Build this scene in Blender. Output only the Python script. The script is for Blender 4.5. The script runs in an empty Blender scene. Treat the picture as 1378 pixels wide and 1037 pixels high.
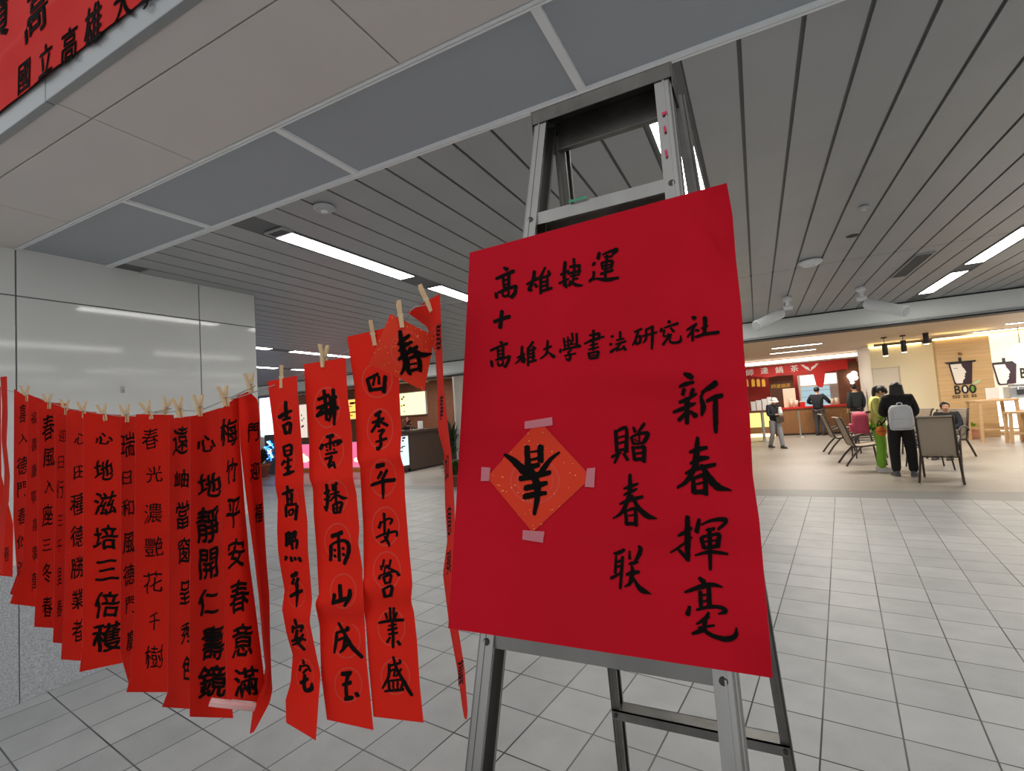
import bpy, bmesh, math, random
import numpy as np
from mathutils import Vector, Matrix
random.seed(7)
S = bpy.context.scene
COL = S.collection
PI = math.pi

# ------------------------------------------------------------------ camera, world, exposure
F = 659.8; CX, CY = 689.0, 518.5; H = 1.5
_p, _r, _y = [math.radians(a) for a in (3.40, -3.87, 26.41)]
_hf = np.array([-math.sin(_y), math.cos(_y), 0]); _hr = np.array([math.cos(_y), math.sin(_y), 0]); _up = np.array([0, 0, 1.0])
FW = math.cos(_p)*_hf + math.sin(_p)*_up; _u0 = -math.sin(_p)*_hf + math.cos(_p)*_up
RT = math.cos(_r)*_hr + math.sin(_r)*_u0; UP = -math.sin(_r)*_hr + math.cos(_r)*_u0
EYE = np.array([0, 0, H])
cam = bpy.data.objects.new('camera', bpy.data.cameras.new('camera')); COL.objects.link(cam)
cam.matrix_world = Matrix(((RT[0], UP[0], -FW[0], 0), (RT[1], UP[1], -FW[1], 0), (RT[2], UP[2], -FW[2], H), (0, 0, 0, 1)))
cam.data.sensor_width = 36; cam.data.sensor_fit = 'HORIZONTAL'; cam.data.lens = 36*F/1378
cam.data.clip_start = 0.02; cam.data.clip_end = 200
S.camera = cam
w = bpy.data.worlds.new('world'); S.world = w; w.use_nodes = True
w.node_tree.nodes['Background'].inputs[0].default_value = (0.95, 0.97, 1.0, 1)
w.node_tree.nodes['Background'].inputs[1].default_value = 0.72
S.view_settings.view_transform = 'Standard'; S.view_settings.look = 'None'
S.view_settings.gamma = 1; S.view_settings.exposure = 0.25; S.view_settings.use_curve_mapping = False
LIGHT_E = 12.0       # emission of the fluorescent panels
def area(name, loc, sx, sy, power, c=(1, .93, .80)):      # area lights added under the ceiling to brighten the food court
    L = bpy.data.lights.new(name, 'AREA'); L.shape = 'RECTANGLE'; L.size = sx; L.size_y = sy; L.energy = power*.44; L.color = c
    o = bpy.data.objects.new(name, L); COL.objects.link(o); o.location = loc; return o
for k_, (x_, y_, e_) in enumerate(((1.5, 11.5, 160), (5.0, 12.0, 160), (1.0, 15.0, 150), (4.5, 15.5, 150), (1.2, 20.2, 150), (7.5, 17.8, 190), (-4, 12.5, 110), (-9, 11.5, 120), (-10.5, 13.6, 60), (1.5, 23.2, 60))):
    area('fill_light', (x_, y_, 2.94), 1.6, .35, e_, (1, .93, .82) if x_ > -2 else (1, .96, .92))

# ------------------------------------------------------------------ picture rays to places
def ray(x, y): return (x-CX)/F*RT - (y-CY)/F*UP + FW
def on_plane(x, y, p, n):
    d = ray(x, y); n = np.asarray(n, float)
    return EYE + d*(((np.asarray(p, float)-EYE) @ n)/(d @ n))
def on_z(x, y, z): return on_plane(x, y, (0, 0, z), (0, 0, 1))
def on_y(x, y, Y): return on_plane(x, y, (0, Y, 0), (0, 1, 0))
def on_x(x, y, X): return on_plane(x, y, (X, 0, 0), (1, 0, 0))
def up_from(x, y, base):      # height of a picture point standing above the floor point «base»
    n = np.array([base[0], base[1], 0]); return on_plane(x, y, base, n)

# ------------------------------------------------------------------ materials
def lin(c): return tuple((v/255/12.92 if v/255 <= .04045 else ((v/255+.055)/1.055)**2.4) for v in c)
MATS = {}
def mat(name, c, rough=.6, metal=0.0, emit=0.0, var=0.0, scale=8.0, bump=0.0, spec=.5, trans=0.0, alpha=1.0, coat=0.0, stretch=None):
    if name in MATS: return MATS[name]
    m = bpy.data.materials.new(name); m.use_nodes = True; nt = m.node_tree; b = nt.nodes['Principled BSDF']
    L = lin(c)
    b.inputs['Base Color'].default_value = (*L, 1); b.inputs['Roughness'].default_value = rough
    b.inputs['Metallic'].default_value = metal; b.inputs['Specular IOR Level'].default_value = spec
    b.inputs['Alpha'].default_value = alpha; b.inputs['Transmission Weight'].default_value = trans
    b.inputs['Coat Weight'].default_value = coat
    if emit: b.inputs['Emission Color'].default_value = (*L, 1); b.inputs['Emission Strength'].default_value = emit
    if var or bump:
        tc = nt.nodes.new('ShaderNodeTexCoord'); nz = nt.nodes.new('ShaderNodeTexNoise')
        nz.inputs['Scale'].default_value = scale; nz.inputs['Detail'].default_value = 5
        if stretch:
            mp = nt.nodes.new('ShaderNodeMapping'); mp.inputs['Scale'].default_value = stretch
            nt.links.new(tc.outputs['Object'], mp.inputs[0]); nt.links.new(mp.outputs[0], nz.inputs['Vector'])
        else: nt.links.new(tc.outputs['Object'], nz.inputs['Vector'])
        if var:
            rp = nt.nodes.new('ShaderNodeValToRGB')
            rp.color_ramp.elements[0].position = .3; rp.color_ramp.elements[1].position = .7
            rp.color_ramp.elements[0].color = (*[v*(1-var) for v in L], 1); rp.color_ramp.elements[1].color = (*[min(1, v*(1+var)) for v in L], 1)
            nt.links.new(nz.outputs['Fac'], rp.inputs[0]); nt.links.new(rp.outputs[0], b.inputs['Base Color'])
        if bump:
            bp = nt.nodes.new('ShaderNodeBump'); bp.inputs['Strength'].default_value = bump; bp.inputs['Distance'].default_value = .004
            nt.links.new(nz.outputs['Fac'], bp.inputs['Height']); nt.links.new(bp.outputs[0], b.inputs['Normal'])
    MATS[name] = m; return m
def emitter(name, c, e):
    if name in MATS: return MATS[name]
    m = bpy.data.materials.new(name); m.use_nodes = True; nt = m.node_tree; nt.nodes.clear()
    o = nt.nodes.new('ShaderNodeOutputMaterial'); x = nt.nodes.new('ShaderNodeEmission')
    x.inputs[0].default_value = (*lin(c), 1); x.inputs[1].default_value = e
    nt.links.new(x.outputs[0], o.inputs[0]); MATS[name] = m; return m

M_SLAT = mat('slat_metal', (166, 167, 168), .42, .15, var=.04, scale=3)
M_SLATBACK = mat('slat_gap', (96, 97, 98), .5, .2)
M_WPANEL = mat('cream_ceiling_panel', (214, 207, 203), .6, var=.03, scale=2)
M_GPANEL = mat('grey_ceiling_panel', (166, 171, 176), .55, .05, var=.03, scale=2)
M_TBAR = mat('ceiling_trim_metal', (236, 238, 238), .45)
M_DARK = mat('dark_recess', (52, 52, 54), .7)
M_ENAMEL = mat('white_enamel_wall', (212, 213, 210), .075, 0, spec=.5, var=.015, scale=1.5)
M_SEAM = mat('wall_seam', (110, 112, 112), .6)
M_STEEL = mat('brushed_steel', (190, 192, 194), .3, .9)
M_ALU = mat('worn_aluminium', (150, 148, 144), .33, .9, var=.16, scale=9, bump=.15, stretch=(1, 1, .35))
M_ALUD = mat('dull_aluminium', (124, 122, 118), .42, .85, var=.18, scale=12)
M_CAP = mat('shaded_worn_aluminium', (98, 95, 91), .4, .85, var=.25, scale=14)  # worn metal; the cap's shading and dark ceiling reflection are in the colour
M_RUBBER = mat('black_rubber', (28, 28, 28), .8)
M_POSTER = mat('crimson_poster_paper', (182, 15, 33), .8, var=.04, scale=5, bump=.15, spec=.1)
M_BANNER = mat('scarlet_couplet_paper', (218, 36, 20), .78, var=.05, scale=6, spec=.12)
M_BACK = mat('pale_paper_back', (226, 176, 172), .8, var=.04, scale=8)
M_RING = mat('faint_gold_ring', (206, 50, 26), .6)
M_DIAM = mat('orange_red_paper', (208, 48, 14), .68, var=.05, scale=8, spec=.3)
M_GOLD = mat('gold_fleck', (236, 160, 70), .45, .2)
M_INK = mat('black_ink', (15, 12, 10), .85, var=.2, scale=30, spec=.08)
M_TAPE = mat('frosted_tape', (214, 130, 140), .4, alpha=.55)
M_WOOD = mat('pin_wood', (214, 184, 140), .6, var=.08, scale=40)
M_STRING = mat('string', (150, 148, 142), .8)
M_WHITE = mat('white_plastic', (225, 226, 226), .4)
M_SKIN = mat('skin', (206, 160, 132), .6)
M_HAIR = mat('black_hair', (26, 22, 22), .5)
M_FRAME = mat('bronze_chair_frame', (74, 66, 62), .4, .5)
M_SLING = mat('taupe_sling_mesh', (164, 150, 132), .75, var=.06, scale=60)
M_TERRA = mat('terracotta', (160, 96, 74), .75, var=.08, scale=10)
M_LEAF = mat('leaf_green', (58, 96, 44), .55, var=.2, scale=6)
M_LEAFD = mat('dark_leaf_green', (40, 66, 40), .55, var=.2, scale=6)
M_WOODL = mat('pale_oak', (206, 170, 126), .55, var=.1, scale=5, stretch=(1, 1, 8))
M_BLACK = mat('black_paint', (24, 22, 26), .5)

# ------------------------------------------------------------------ mesh building
class MB:
    def __init__(s): s.v = []; s.f = []; s.m = []; s.sm = []
    def add(s, vs, fs, mi=0, smooth=False):
        o = len(s.v); s.v += [tuple(map(float, p)) for p in vs]
        for f in fs: s.f.append([i+o for i in f]); s.m.append(mi); s.sm.append(smooth)
        return s
    def box(s, a, b, mi=0, rot=None, piv=None):
        (x0, y0, z0), (x1, y1, z1) = a, b
        vs = [(x, y, z) for z in (z0, z1) for y in (y0, y1) for x in (x0, x1)]
        if rot is not None:
            p = Vector(piv) if piv is not None else Vector(((x0+x1)/2, (y0+y1)/2, (z0+z1)/2))
            vs = [tuple(rot @ (Vector(q)-p) + p) for q in vs]
        return s.add(vs, [(0, 2, 3, 1), (4, 5, 7, 6), (0, 1, 5, 4), (2, 6, 7, 3), (0, 4, 6, 2), (1, 3, 7, 5)], mi)
    def bar(s, p0, p1, wx, wy, side=(1, 0, 0), mi=0):      # rectangular bar between two points
        p0, p1 = Vector(p0), Vector(p1); d = (p1-p0).normalized(); a = Vector(side); a = (a-d*a.dot(d)).normalized(); b = d.cross(a)
        vs = [p+a*(i*wx/2)+b*(j*wy/2) for p in (p0, p1) for i, j in ((-1, -1), (1, -1), (1, 1), (-1, 1))]
        return s.add(vs, [(3, 2, 1, 0), (4, 5, 6, 7)]+[(i, (i+1) % 4, (i+1) % 4+4, i+4) for i in range(4)], mi)
    def tube(s, pts, r, n=10, mi=0, cap=True):
        pts = [Vector(p) for p in pts]; rs = r if isinstance(r, (list, tuple)) else [r]*len(pts)
        t = (pts[1]-pts[0]).normalized(); a = Vector((0, 0, 1)) if abs(t.z) < .9 else Vector((1, 0, 0))
        a = (a-t*a.dot(t)).normalized(); vs = []
        for i, p in enumerate(pts):
            t = (pts[min(i+1, len(pts)-1)]-pts[max(i-1, 0)]).normalized()
            a = (a-t*a.dot(t)).normalized(); b = t.cross(a)
            vs += [p+(a*math.cos(2*PI*k/n)+b*math.sin(2*PI*k/n))*rs[i] for k in range(n)]
        fs = [(i*n+k, i*n+(k+1) % n, (i+1)*n+(k+1) % n, (i+1)*n+k) for i in range(len(pts)-1) for k in range(n)]
        s.add(vs, fs, mi, True)
        if cap:
            s.add(vs[:n], [tuple(range(n-1, -1, -1))], mi); s.add(vs[-n:], [tuple(range(n))], mi)
        return s
    def lathe(s, prof, c=(0, 0, 0), n=20, mi=0, smooth=True):  # profile of (r, z)
        vs = [(c[0]+r*math.cos(2*PI*k/n), c[1]+r*math.sin(2*PI*k/n), c[2]+z) for r, z in prof for k in range(n)]
        fs = [(i*n+k, i*n+(k+1) % n, (i+1)*n+(k+1) % n, (i+1)*n+k) for i in range(len(prof)-1) for k in range(n)]
        return s.add(vs, fs, mi, smooth)
    def ell(s, c, r, nu=14, nv=9, mi=0, rot=None, v0=0.0, v1=1.0):
        vs = []
        for j in range(nv+1):
            th = PI*(v0+(v1-v0)*j/nv)
            for k in range(nu):
                q = Vector((r[0]*math.sin(th)*math.cos(2*PI*k/nu), r[1]*math.sin(th)*math.sin(2*PI*k/nu), r[2]*math.cos(th)))
                if rot is not None: q = rot @ q
                vs.append(q+Vector(c))
        return s.add(vs, [(j*nu+k, (j+1)*nu+k, (j+1)*nu+(k+1) % nu, j*nu+(k+1) % nu) for j in range(nv) for k in range(nu)], mi, True)
    def prism(s, poly, fn, t, mi=0):     # poly of 2-D points, fn(x, y, depth) -> 3-D
        n = len(poly); vs = [fn(x, y, 0) for x, y in poly]+[fn(x, y, t) for x, y in poly]
        return s.add(vs, [tuple(range(n)), tuple(range(2*n-1, n-1, -1))]+[(i, i+n, (i+1) % n+n, (i+1) % n) for i in range(n)], mi)
    def build(s, name, mats, parent=None, origin=None, bevel=0, recalc=True):
        o = np.array(origin if origin is not None else (parent['_o'] if parent is not None and '_o' in parent else (0, 0, 0)), float)
        me = bpy.data.meshes.new(name); me.from_pydata([tuple(np.array(p)-o) for p in s.v], [], s.f)
        for m in (mats if isinstance(mats, (list, tuple)) else [mats]): me.materials.append(m)
        me.polygons.foreach_set('material_index', s.m); me.polygons.foreach_set('use_smooth', s.sm)
        if recalc:
            bm = bmesh.new(); bm.from_mesh(me); bmesh.ops.recalc_face_normals(bm, faces=bm.faces); bm.to_mesh(me); bm.free()
        ob = bpy.data.objects.new(name, me); COL.objects.link(ob)
        if parent is not None: ob.parent = parent
        else: ob.location = o
        ob['_o'] = [float(q) for q in o]
        if bevel:
            bv = ob.modifiers.new('bevel', 'BEVEL'); bv.width = bevel; bv.segments = 2; bv.limit_method = 'ANGLE'
        return ob
def thing(name, label, cat, loc=(0, 0, 0), group=None):
    o = bpy.data.objects.new(name, None); COL.objects.link(o); o.location = tuple(float(q) for q in loc); o.empty_display_size = .1
    o['_o'] = [float(q) for q in loc]; return tag(o, label, cat, group)
def tag(o, label, cat, group=None, kind=None):
    o['label'] = label; o['category'] = cat
    if group: o['group'] = group
    if kind: o['kind'] = kind
    return o
def struct(o): o['kind'] = 'structure'; return o
def copy_tree(o, parent=None):
    c = o.copy(); COL.objects.link(c)
    if parent: c.parent = parent
    for ch in list(o.children): copy_tree(ch, c)
    return c

# ------------------------------------------------------------------ setting: floor
FA = math.radians(7.33)                 # the tile grid is turned a little against the ceiling slats
def floor_material():
    m = bpy.data.materials.new('speckled_tile'); m.use_nodes = True; nt = m.node_tree; N = nt.nodes; Lk = nt.links; b = N['Principled BSDF']
    tc = N.new('ShaderNodeTexCoord'); sp = N.new('ShaderNodeSeparateXYZ'); Lk.new(tc.outputs['Object'], sp.inputs[0])
    def math_(op, a, bb=None):
        q = N.new('ShaderNodeMath'); q.operation = op
        for i, v in enumerate((a, bb)):
            if v is None: continue
            if isinstance(v, (int, float)): q.inputs[i].default_value = v
            else: Lk.new(v, q.inputs[i])
        return q.outputs[0]
    P = .2955
    gx = math_('DIVIDE', math_('ADD', sp.outputs[0], .2065), P); gy = math_('DIVIDE', math_('ADD', sp.outputs[1], -2.703), P)
    def edge(g): return math_('ABSOLUTE', math_('SUBTRACT', math_('FRACT', math_('ADD', g, 100.5)), .5))
    ex, ey = edge(gx), edge(gy); e = math_('MINIMUM', ex, ey)
    line = N.new('ShaderNodeMapRange'); line.interpolation_type = 'SMOOTHSTEP'
    line.inputs[1].default_value = .008; line.inputs[2].default_value = .016; Lk.new(e, line.inputs[0])
    cb = N.new('ShaderNodeCombineXYZ'); Lk.new(math_('FLOOR', math_('ADD', gx, 100)), cb.inputs[0]); Lk.new(math_('FLOOR', math_('ADD', gy, 100)), cb.inputs[1])
    wn = N.new('ShaderNodeTexWhiteNoise'); wn.noise_dimensions = '2D'; Lk.new(cb.outputs[0], wn.inputs['Vector'])
    nz = N.new('ShaderNodeTexNoise'); nz.inputs['Scale'].default_value = 160; nz.inputs['Detail'].default_value = 3; Lk.new(tc.outputs['Object'], nz.inputs['Vector'])
    n2 = N.new('ShaderNodeTexNoise'); n2.inputs['Scale'].default_value = 5; n2.inputs['Detail'].default_value = 5; Lk.new(tc.outputs['Object'], n2.inputs['Vector'])
    tot = math_('ADD', math_('ADD', math_('MULTIPLY', wn.outputs['Value'], .12), math_('MULTIPLY', nz.outputs['Fac'], .22)), math_('MULTIPLY', n2.outputs['Fac'], .3))
    rp = N.new('ShaderNodeValToRGB'); Lk.new(tot, rp.inputs[0])
    rp.color_ramp.elements[0].position = .15; rp.color_ramp.elements[0].color = (*lin((158, 160, 160)), 1)
    rp.color_ramp.elements[1].position = .52; rp.color_ramp.elements[1].color = (*lin((196, 197, 196)), 1)
    n3 = N.new('ShaderNodeTexNoise'); n3.inputs['Scale'].default_value = 1.2; Lk.new(tc.outputs['Object'], n3.inputs['Vector'])
    gr = N.new('ShaderNodeValToRGB'); Lk.new(n3.outputs['Fac'], gr.inputs[0])
    gr.color_ramp.elements[0].position = .42; gr.color_ramp.elements[0].color = (*lin((34, 36, 38)), 1)
    gr.color_ramp.elements[1].position = .6; gr.color_ramp.elements[1].color = (*lin((104, 106, 106)), 1)
    mx = N.new('ShaderNodeMix'); mx.data_type = 'RGBA'; Lk.new(line.outputs[0], mx.inputs['Factor'])
    Lk.new(gr.outputs[0], mx.inputs['A']); Lk.new(rp.outputs[0], mx.inputs['B']); Lk.new(mx.outputs['Result'], b.inputs['Base Color'])
    b.inputs['Roughness'].default_value = .42; b.inputs['Specular IOR Level'].default_value = .35
    bp = N.new('ShaderNodeBump'); bp.inputs['Strength'].default_value = .4; bp.inputs['Distance'].default_value = .003; Lk.new(line.outputs[0], bp.inputs['Height']); Lk.new(bp.outputs[0], b.inputs['Normal'])
    return m
M_FLOOR = floor_material()
def rot2(x, y, a): return x*math.cos(a)-y*math.sin(a), x*math.sin(a)+y*math.cos(a)
YB0 = lambda x: 8.479-.047*x      # near and far edge of the grey border
YB1 = lambda x: 9.10-.03*x
XL, XR = -24.0, 14.0
mb = MB()
q = [rot2(x, y, FA) for x, y in ((XL, -5), (XR, -5), (XR, YB0(XR)), (XL, YB0(XL)))]
mb.add([(x, y, 0) for x, y in q]+[(x, y, -.1) for x, y in q], [(0, 1, 2, 3), (7, 6, 5, 4), (0, 4, 5, 1), (1, 5, 6, 2), (2, 6, 7, 3), (3, 7, 4, 0)])
o = struct(mb.build('floor', M_FLOOR)); o.rotation_euler.z = -FA
M_BAND = mat('grey_granite_band', (134, 134, 132), .45, var=.1, scale=60)
mb = MB(); mb.add([(XL, YB0(XL), 0), (XR, YB0(XR), 0), (XR, YB1(XR), 0), (XL, YB1(XL), 0)], [(0, 1, 2, 3)]); struct(mb.build('trim_1', M_BAND))
M_FAR = mat('beige_food_court_floor', (160, 153, 144), .4, var=.05, scale=4)
mb = MB(); mb.add([(XL, YB1(XL), 0), (XR, YB1(XR), 0), (XR, 30, 0), (XL, 30, 0)], [(0, 1, 2, 3)]); struct(mb.build('floor_far', M_FAR))

# ------------------------------------------------------------------ setting: ceiling
ZC = 2.735; P = .196; X0 = .05; YS, YE = 1.83, 8.8
ROWS = {-2.57: (-13, ), -.25: (), 2.08: (), 4.4: (), -6.5: (), -8.5: ()}  # the far right row is out of view, added for its light
slot = {}
for xr in ROWS:
    k = math.floor((xr-X0)/P); slot[k] = xr
XWALL = -4.02
mb = MB()
for k in range(-95, 48):
    a = X0+k*P
    if k in slot: continue
    y0 = YS
    if a < XWALL: y0 = 2.0
    mb.box((a+.008, y0, ZC), (a+P-.008, YE, ZC+.018))
    mb.box((a+.008-.004, y0, ZC+.006), (a+.011, YE, ZC+.018), 1); mb.box((a+P-.008, y0, ZC+.006), (a+P-.004, YE, ZC+.018), 1)
mb.box((-19, YS, ZC+.009), (10, YE, ZC+.05), 1)
struct(mb.build('ceiling', [M_SLAT, M_SLATBACK]))
mb = MB()
for k in range(-4, 9):
    a = -3.345+k*1.17
    if a < -4.6: continue
    mb.box((max(a, -4.1)+.003, .829, ZC), (a+1.167, .933, ZC+.02)); mb.box((max(a, -4.1)+.003, .938, ZC), (a+1.167, 1.318, ZC+.02))
mb.box((-4.1, .83, ZC+.012), (8, 1.33, ZC+.03), 1)
struct(mb.build('ceiling_cream_panels', [M_WPANEL, M_SEAM], bevel=.002))
mb = MB()
for k in range(-1, 9): mb.box((max(-2.84+(k-1)*1.168, -4.1), 1.345, ZC+.012), (-2.84+k*1.168-.001, 1.80, ZC+.03))
struct(mb.build('ceiling_grey_panels', M_GPANEL))
mb = MB()
for a, b in ((1.322, 1.333), (1.337, 1.346), (1.800, 1.812), (1.816, 1.828)): mb.box((-4.05, a, ZC-.003), (8, b, ZC+.03))
struct(mb.build('trim_2', M_TBAR))
mb = MB()
for k in range(0, 9): mb.box((-2.84+k*1.168-.016, 1.346, ZC-.001), (-2.84+k*1.168+.016, 1.80, ZC+.03))
struct(mb.build('trim_3', M_TBAR))
# cross joints of the slat runs
mb = MB()
mb.box((-19, 5.50, ZC-.0005), (10, 5.507, ZC+.02))
struct(mb.build('trim_4', M_SLATBACK))
# soffit edge and the upstand above it that carries the big red cloth
mb = MB()
M_FASC = mat('pale_metal_fascia', (150, 152, 152), .3, .35)
for k in range(-4, 9):
    a = -3.345+k*1.17-.01
    mb.box((a+.003, .80, ZC-.004), (a+1.167, .829, 3.55))
struct(mb.build('trim_5', M_FASC, bevel=.003))

# ceiling lights
M_TUBE = emitter('fluorescent_diffuser', (255, 253, 248), LIGHT_E)
M_HOUS = mat('light_housing', (120, 121, 122), .5, .3)
def light(xc, y0, y1, label, z=ZC, w2=.075, name='ceiling_light', grp='fluorescent strips in the slatted ceiling', m=None):
    t = thing(name, label, 'light', (xc, (y0+y1)/2, z), grp)
    b = MB(); b.box((xc-w2, y0, z-.002), (xc+w2, y1, z+.004)); b.build('diffuser', m or M_TUBE, t)
    b = MB()
    b.box((xc-w2-.012, y0-.012, z-.004), (xc-w2-.0005, y1+.012, z+.028)); b.box((xc+w2+.0005, y0-.012, z-.004), (xc+w2+.012, y1+.012, z+.028))
    b.box((xc-w2, y0-.012, z-.004), (xc+w2, y0-.0005, z+.028)); b.box((xc-w2, y1+.0005, z-.004), (xc+w2, y1+.012, z+.028))
    b.build('housing', M_HOUS, t); return t
mbs = MB()
for k, xr in slot.items():
    a = X0+k*P; mbs.box((a-.002, YS, ZC+.0055), (a+P+.002, YE, ZC+.02))
struct(mbs.build('trim_6', mat('slot_grey', (104, 104, 105), .6)))
row_name = {-2.57: 'above the red couplets', -.25: 'behind the stepladder', 2.08: 'at the right of the hall', 4.4: 'far right', -6.5: 'beyond the white wall', -8.5: 'outermost beyond the white wall'}  # the far right row is added out of view for its light
ordn = ['nearest', 'second', 'third', 'fourth']
for xr in ROWS:
    k = math.floor((xr-X0)/P); xc = X0+(k+.5)*P
    for i, y0 in enumerate((2.11, 3.74, 5.37, 7.0)):
        light(xc, y0, y0+1.24, '%s fluorescent strip light of the ceiling row %s' % (ordn[i], row_name[xr]))

# small ceiling fittings
def disc(name, label, cat, x, y, r, h, m, parts=True):
    t = thing(name, label, cat, (x, y, ZC))
    b = MB(); b.lathe([(0, 0), (r*.75, 0), (r, -h*.3), (r, -h*.5), (r*.7, -h), (0, -h)], (x, y, ZC), 20); b.build('housing', m, t)
    if parts: b = MB(); b.lathe([(0, -h*.98), (r*.35, -h*.98), (r*.3, -h*1.2), (0, -h*1.2)], (x, y, ZC), 14); b.build('sensor', M_WHITE, t)
    return t
M_GREYP = mat('grey_plastic', (176, 177, 178), .5)
p = on_z(436, 277, ZC); disc('smoke_detector', 'pale grey round smoke detector near the bright strip over the couplets', 'detector', p[0], p[1], .06, .03, M_GREYP)
p = on_z(1090, 350, ZC); disc('speaker_grille', 'white round domed ceiling fitting right of the crimson poster', 'ceiling fitting', p[0], p[1], .10, .05, M_WHITE)
p = on_z(1147, 317, ZC); t = thing('downlight', 'small dark round downlight hole in the slatted ceiling', 'light', (p[0], p[1], ZC))
b = MB(); b.lathe([(0, -.001), (.032, -.001), (.04, -.004), (.044, -.003), (.044, .01)], (p[0], p[1], ZC)); b.build('rim', M_DARK, t)
p = on_z(1162, 277, ZC); disc('sprinkler', 'small pale sprinkler head in the slatted ceiling above the dark downlight', 'sprinkler', p[0], p[1], .03, .025, M_GREYP)
p = on_z(1096, 398, ZC)
# air vents in the ceiling
def vent(x0, y0, x1, y1, label):
    t = thing('ceiling_vent', label, 'vent', ((x0+x1)/2, (y0+y1)/2, ZC), 'dark air vents in the ceiling')
    b = MB(); b.box((x0, y0, ZC-.006), (x1, y1, ZC-.001)); b.build('backing', M_DARK, t)
    b = MB()
    n = 6
    for i in range(n): xx = x0+(x1-x0)*(i+.5)/n; b.box((xx-.004, y0, ZC-.012), (xx+.004, y1, ZC-.006))
    b.build('louvre', M_HOUS, t)
    b = MB(); b.box((x0-.012, y0-.012, ZC-.013), (x0, y1+.012, ZC-.001)); b.box((x1, y0-.012, ZC-.013), (x1+.012, y1+.012, ZC-.001)); b.box((x0, y0-.012, ZC-.013), (x1, y0, ZC-.001)); b.box((x0, y1, ZC-.013), (x1, y1+.012, ZC-.001)); b.build('frame', M_SLAT, t)
vent(1.44, 5.75, 1.57, 6.72, 'dark louvred air vent strip beside the right row of ceiling lights')
vent(-2.64, 2.0+.03, -2.50, 2.09, 'short dark vent ahead of the bright strip over the couplets')

# ------------------------------------------------------------------ setting: left wall (enamel column end and granite base)
wa = math.radians(1.86)
def wallpt(s, off, z):   # s along the wall (= Y on its face), off out of the face
    bx, by = -4.049, 1.25
    return (bx+(s-by)*math.sin(wa)+off*math.cos(wa), by+(s-by)*math.cos(wa)-off*math.sin(wa), z)
def wbox(mb, s0, s1, z0, z1, o0, o1, mi=0):
    vs = [wallpt(s, o, z) for z in (z0, z1) for s in (s0, s1) for o in (o0, o1)]
    mb.add(vs, [(0, 2, 3, 1), (4, 5, 7, 6), (0, 1, 5, 4), (2, 6, 7, 3), (0, 4, 6, 2), (1, 3, 7, 5)], mi)
mb = MB(); g = .004
SE = 2.92
for s0, s1 in ((-3.6, -2.45), (-2.45, -1.2), (-1.2, .05), (.05, 1.33), (1.33, 2.43), (2.43, SE)):
    wbox(mb, s0+g, s1-g, .80, 2.442-g, -.05, 0); wbox(mb, s0+g, s1-g, 2.442+g, 2.80, -.05, 0)
wbox(mb, -3.6, SE-.004, .80, 2.80, -2.5, -.008, 1)
wbox(mb, SE-.05, SE, .80, 2.80, -2.5, -.0505)
struct(mb.build('wall_left', [M_ENAMEL, M_SEAM], bevel=.002))
M_GRAN = mat('grey_granite', (178, 181, 185), .45, var=.3, scale=110)
mb = MB()
for s0, s1 in ((-3.6, -1.2), (-1.2, .05), (.05, 1.33), (1.33, SE+.02)): wbox(mb, s0+.002, s1-.002, 0, .80, -2.52, .012)
struct(mb.build('baseboard_left', M_GRAN, bevel=.003))

# ------------------------------------------------------------------ setting: drop beam over the food court and the far hall
M_BEAM = mat('pale_grey_beam', (226, 228, 222), .5, .1)
mb = MB(); mb.box((XL, 8.8, 2.47), (XR, 9.05, 2.9)); struct(mb.build('trim_7', M_BEAM, bevel=.006))
mb = MB(); mb.box((XL, 8.775, 2.44), (XR, 9.05, 2.468)); struct(mb.build('trim_8', mat('beam_lip', (150, 152, 150), .4, .3)))
mb = MB(); mb.box((XL, 8.79, 2.42), (XR, 9.06, 2.439)); mb.box((XL, 8.784, 2.715), (XR, 8.80, 2.733)); struct(mb.build('trim_9', M_BLACK))
ZF = 2.98
mb = MB(); mb.box((XL, 9.0, ZF), (XR, 30, ZF+.1)); struct(mb.build('ceiling_far', mat('tan_food_court_ceiling', (196, 176, 156), .6)))

# ------------------------------------------------------------------ brush writing
# strokes are traced as «x y width» triplets in small local frames (ox, oy, scale) of the sheet they are written on
def catmull(P, n=5):
    P = np.array(P, float)
    if len(P) == 2: t = np.linspace(0, 1, n+1)[:, None]; return P[0]*(1-t)+P[1]*t
    Q = np.vstack([2*P[0]-P[1], P, 2*P[-1]-P[-2]]); out = []
    for i in range(1, len(Q)-2):
        a, b, c, d = Q[i-1:i+3]
        for t in np.arange(n)/n: out.append(.5*((2*b)+(c-a)*t+(2*a-5*b+4*c-d)*t*t+(3*b-a-3*c+d)*t**3))
    out.append(P[-1]); return np.array(out)
def parse(s, ox, oy, sc):
    L = []
    for st in s.split(';'):
        v = list(map(float, st.split()))
        if len(v) < 3: continue
        L.append([(ox+v[i]/sc, oy+v[i+1]/sc, v[i+2]/sc) for i in range(0, len(v)-2, 3)])
    return L
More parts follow.
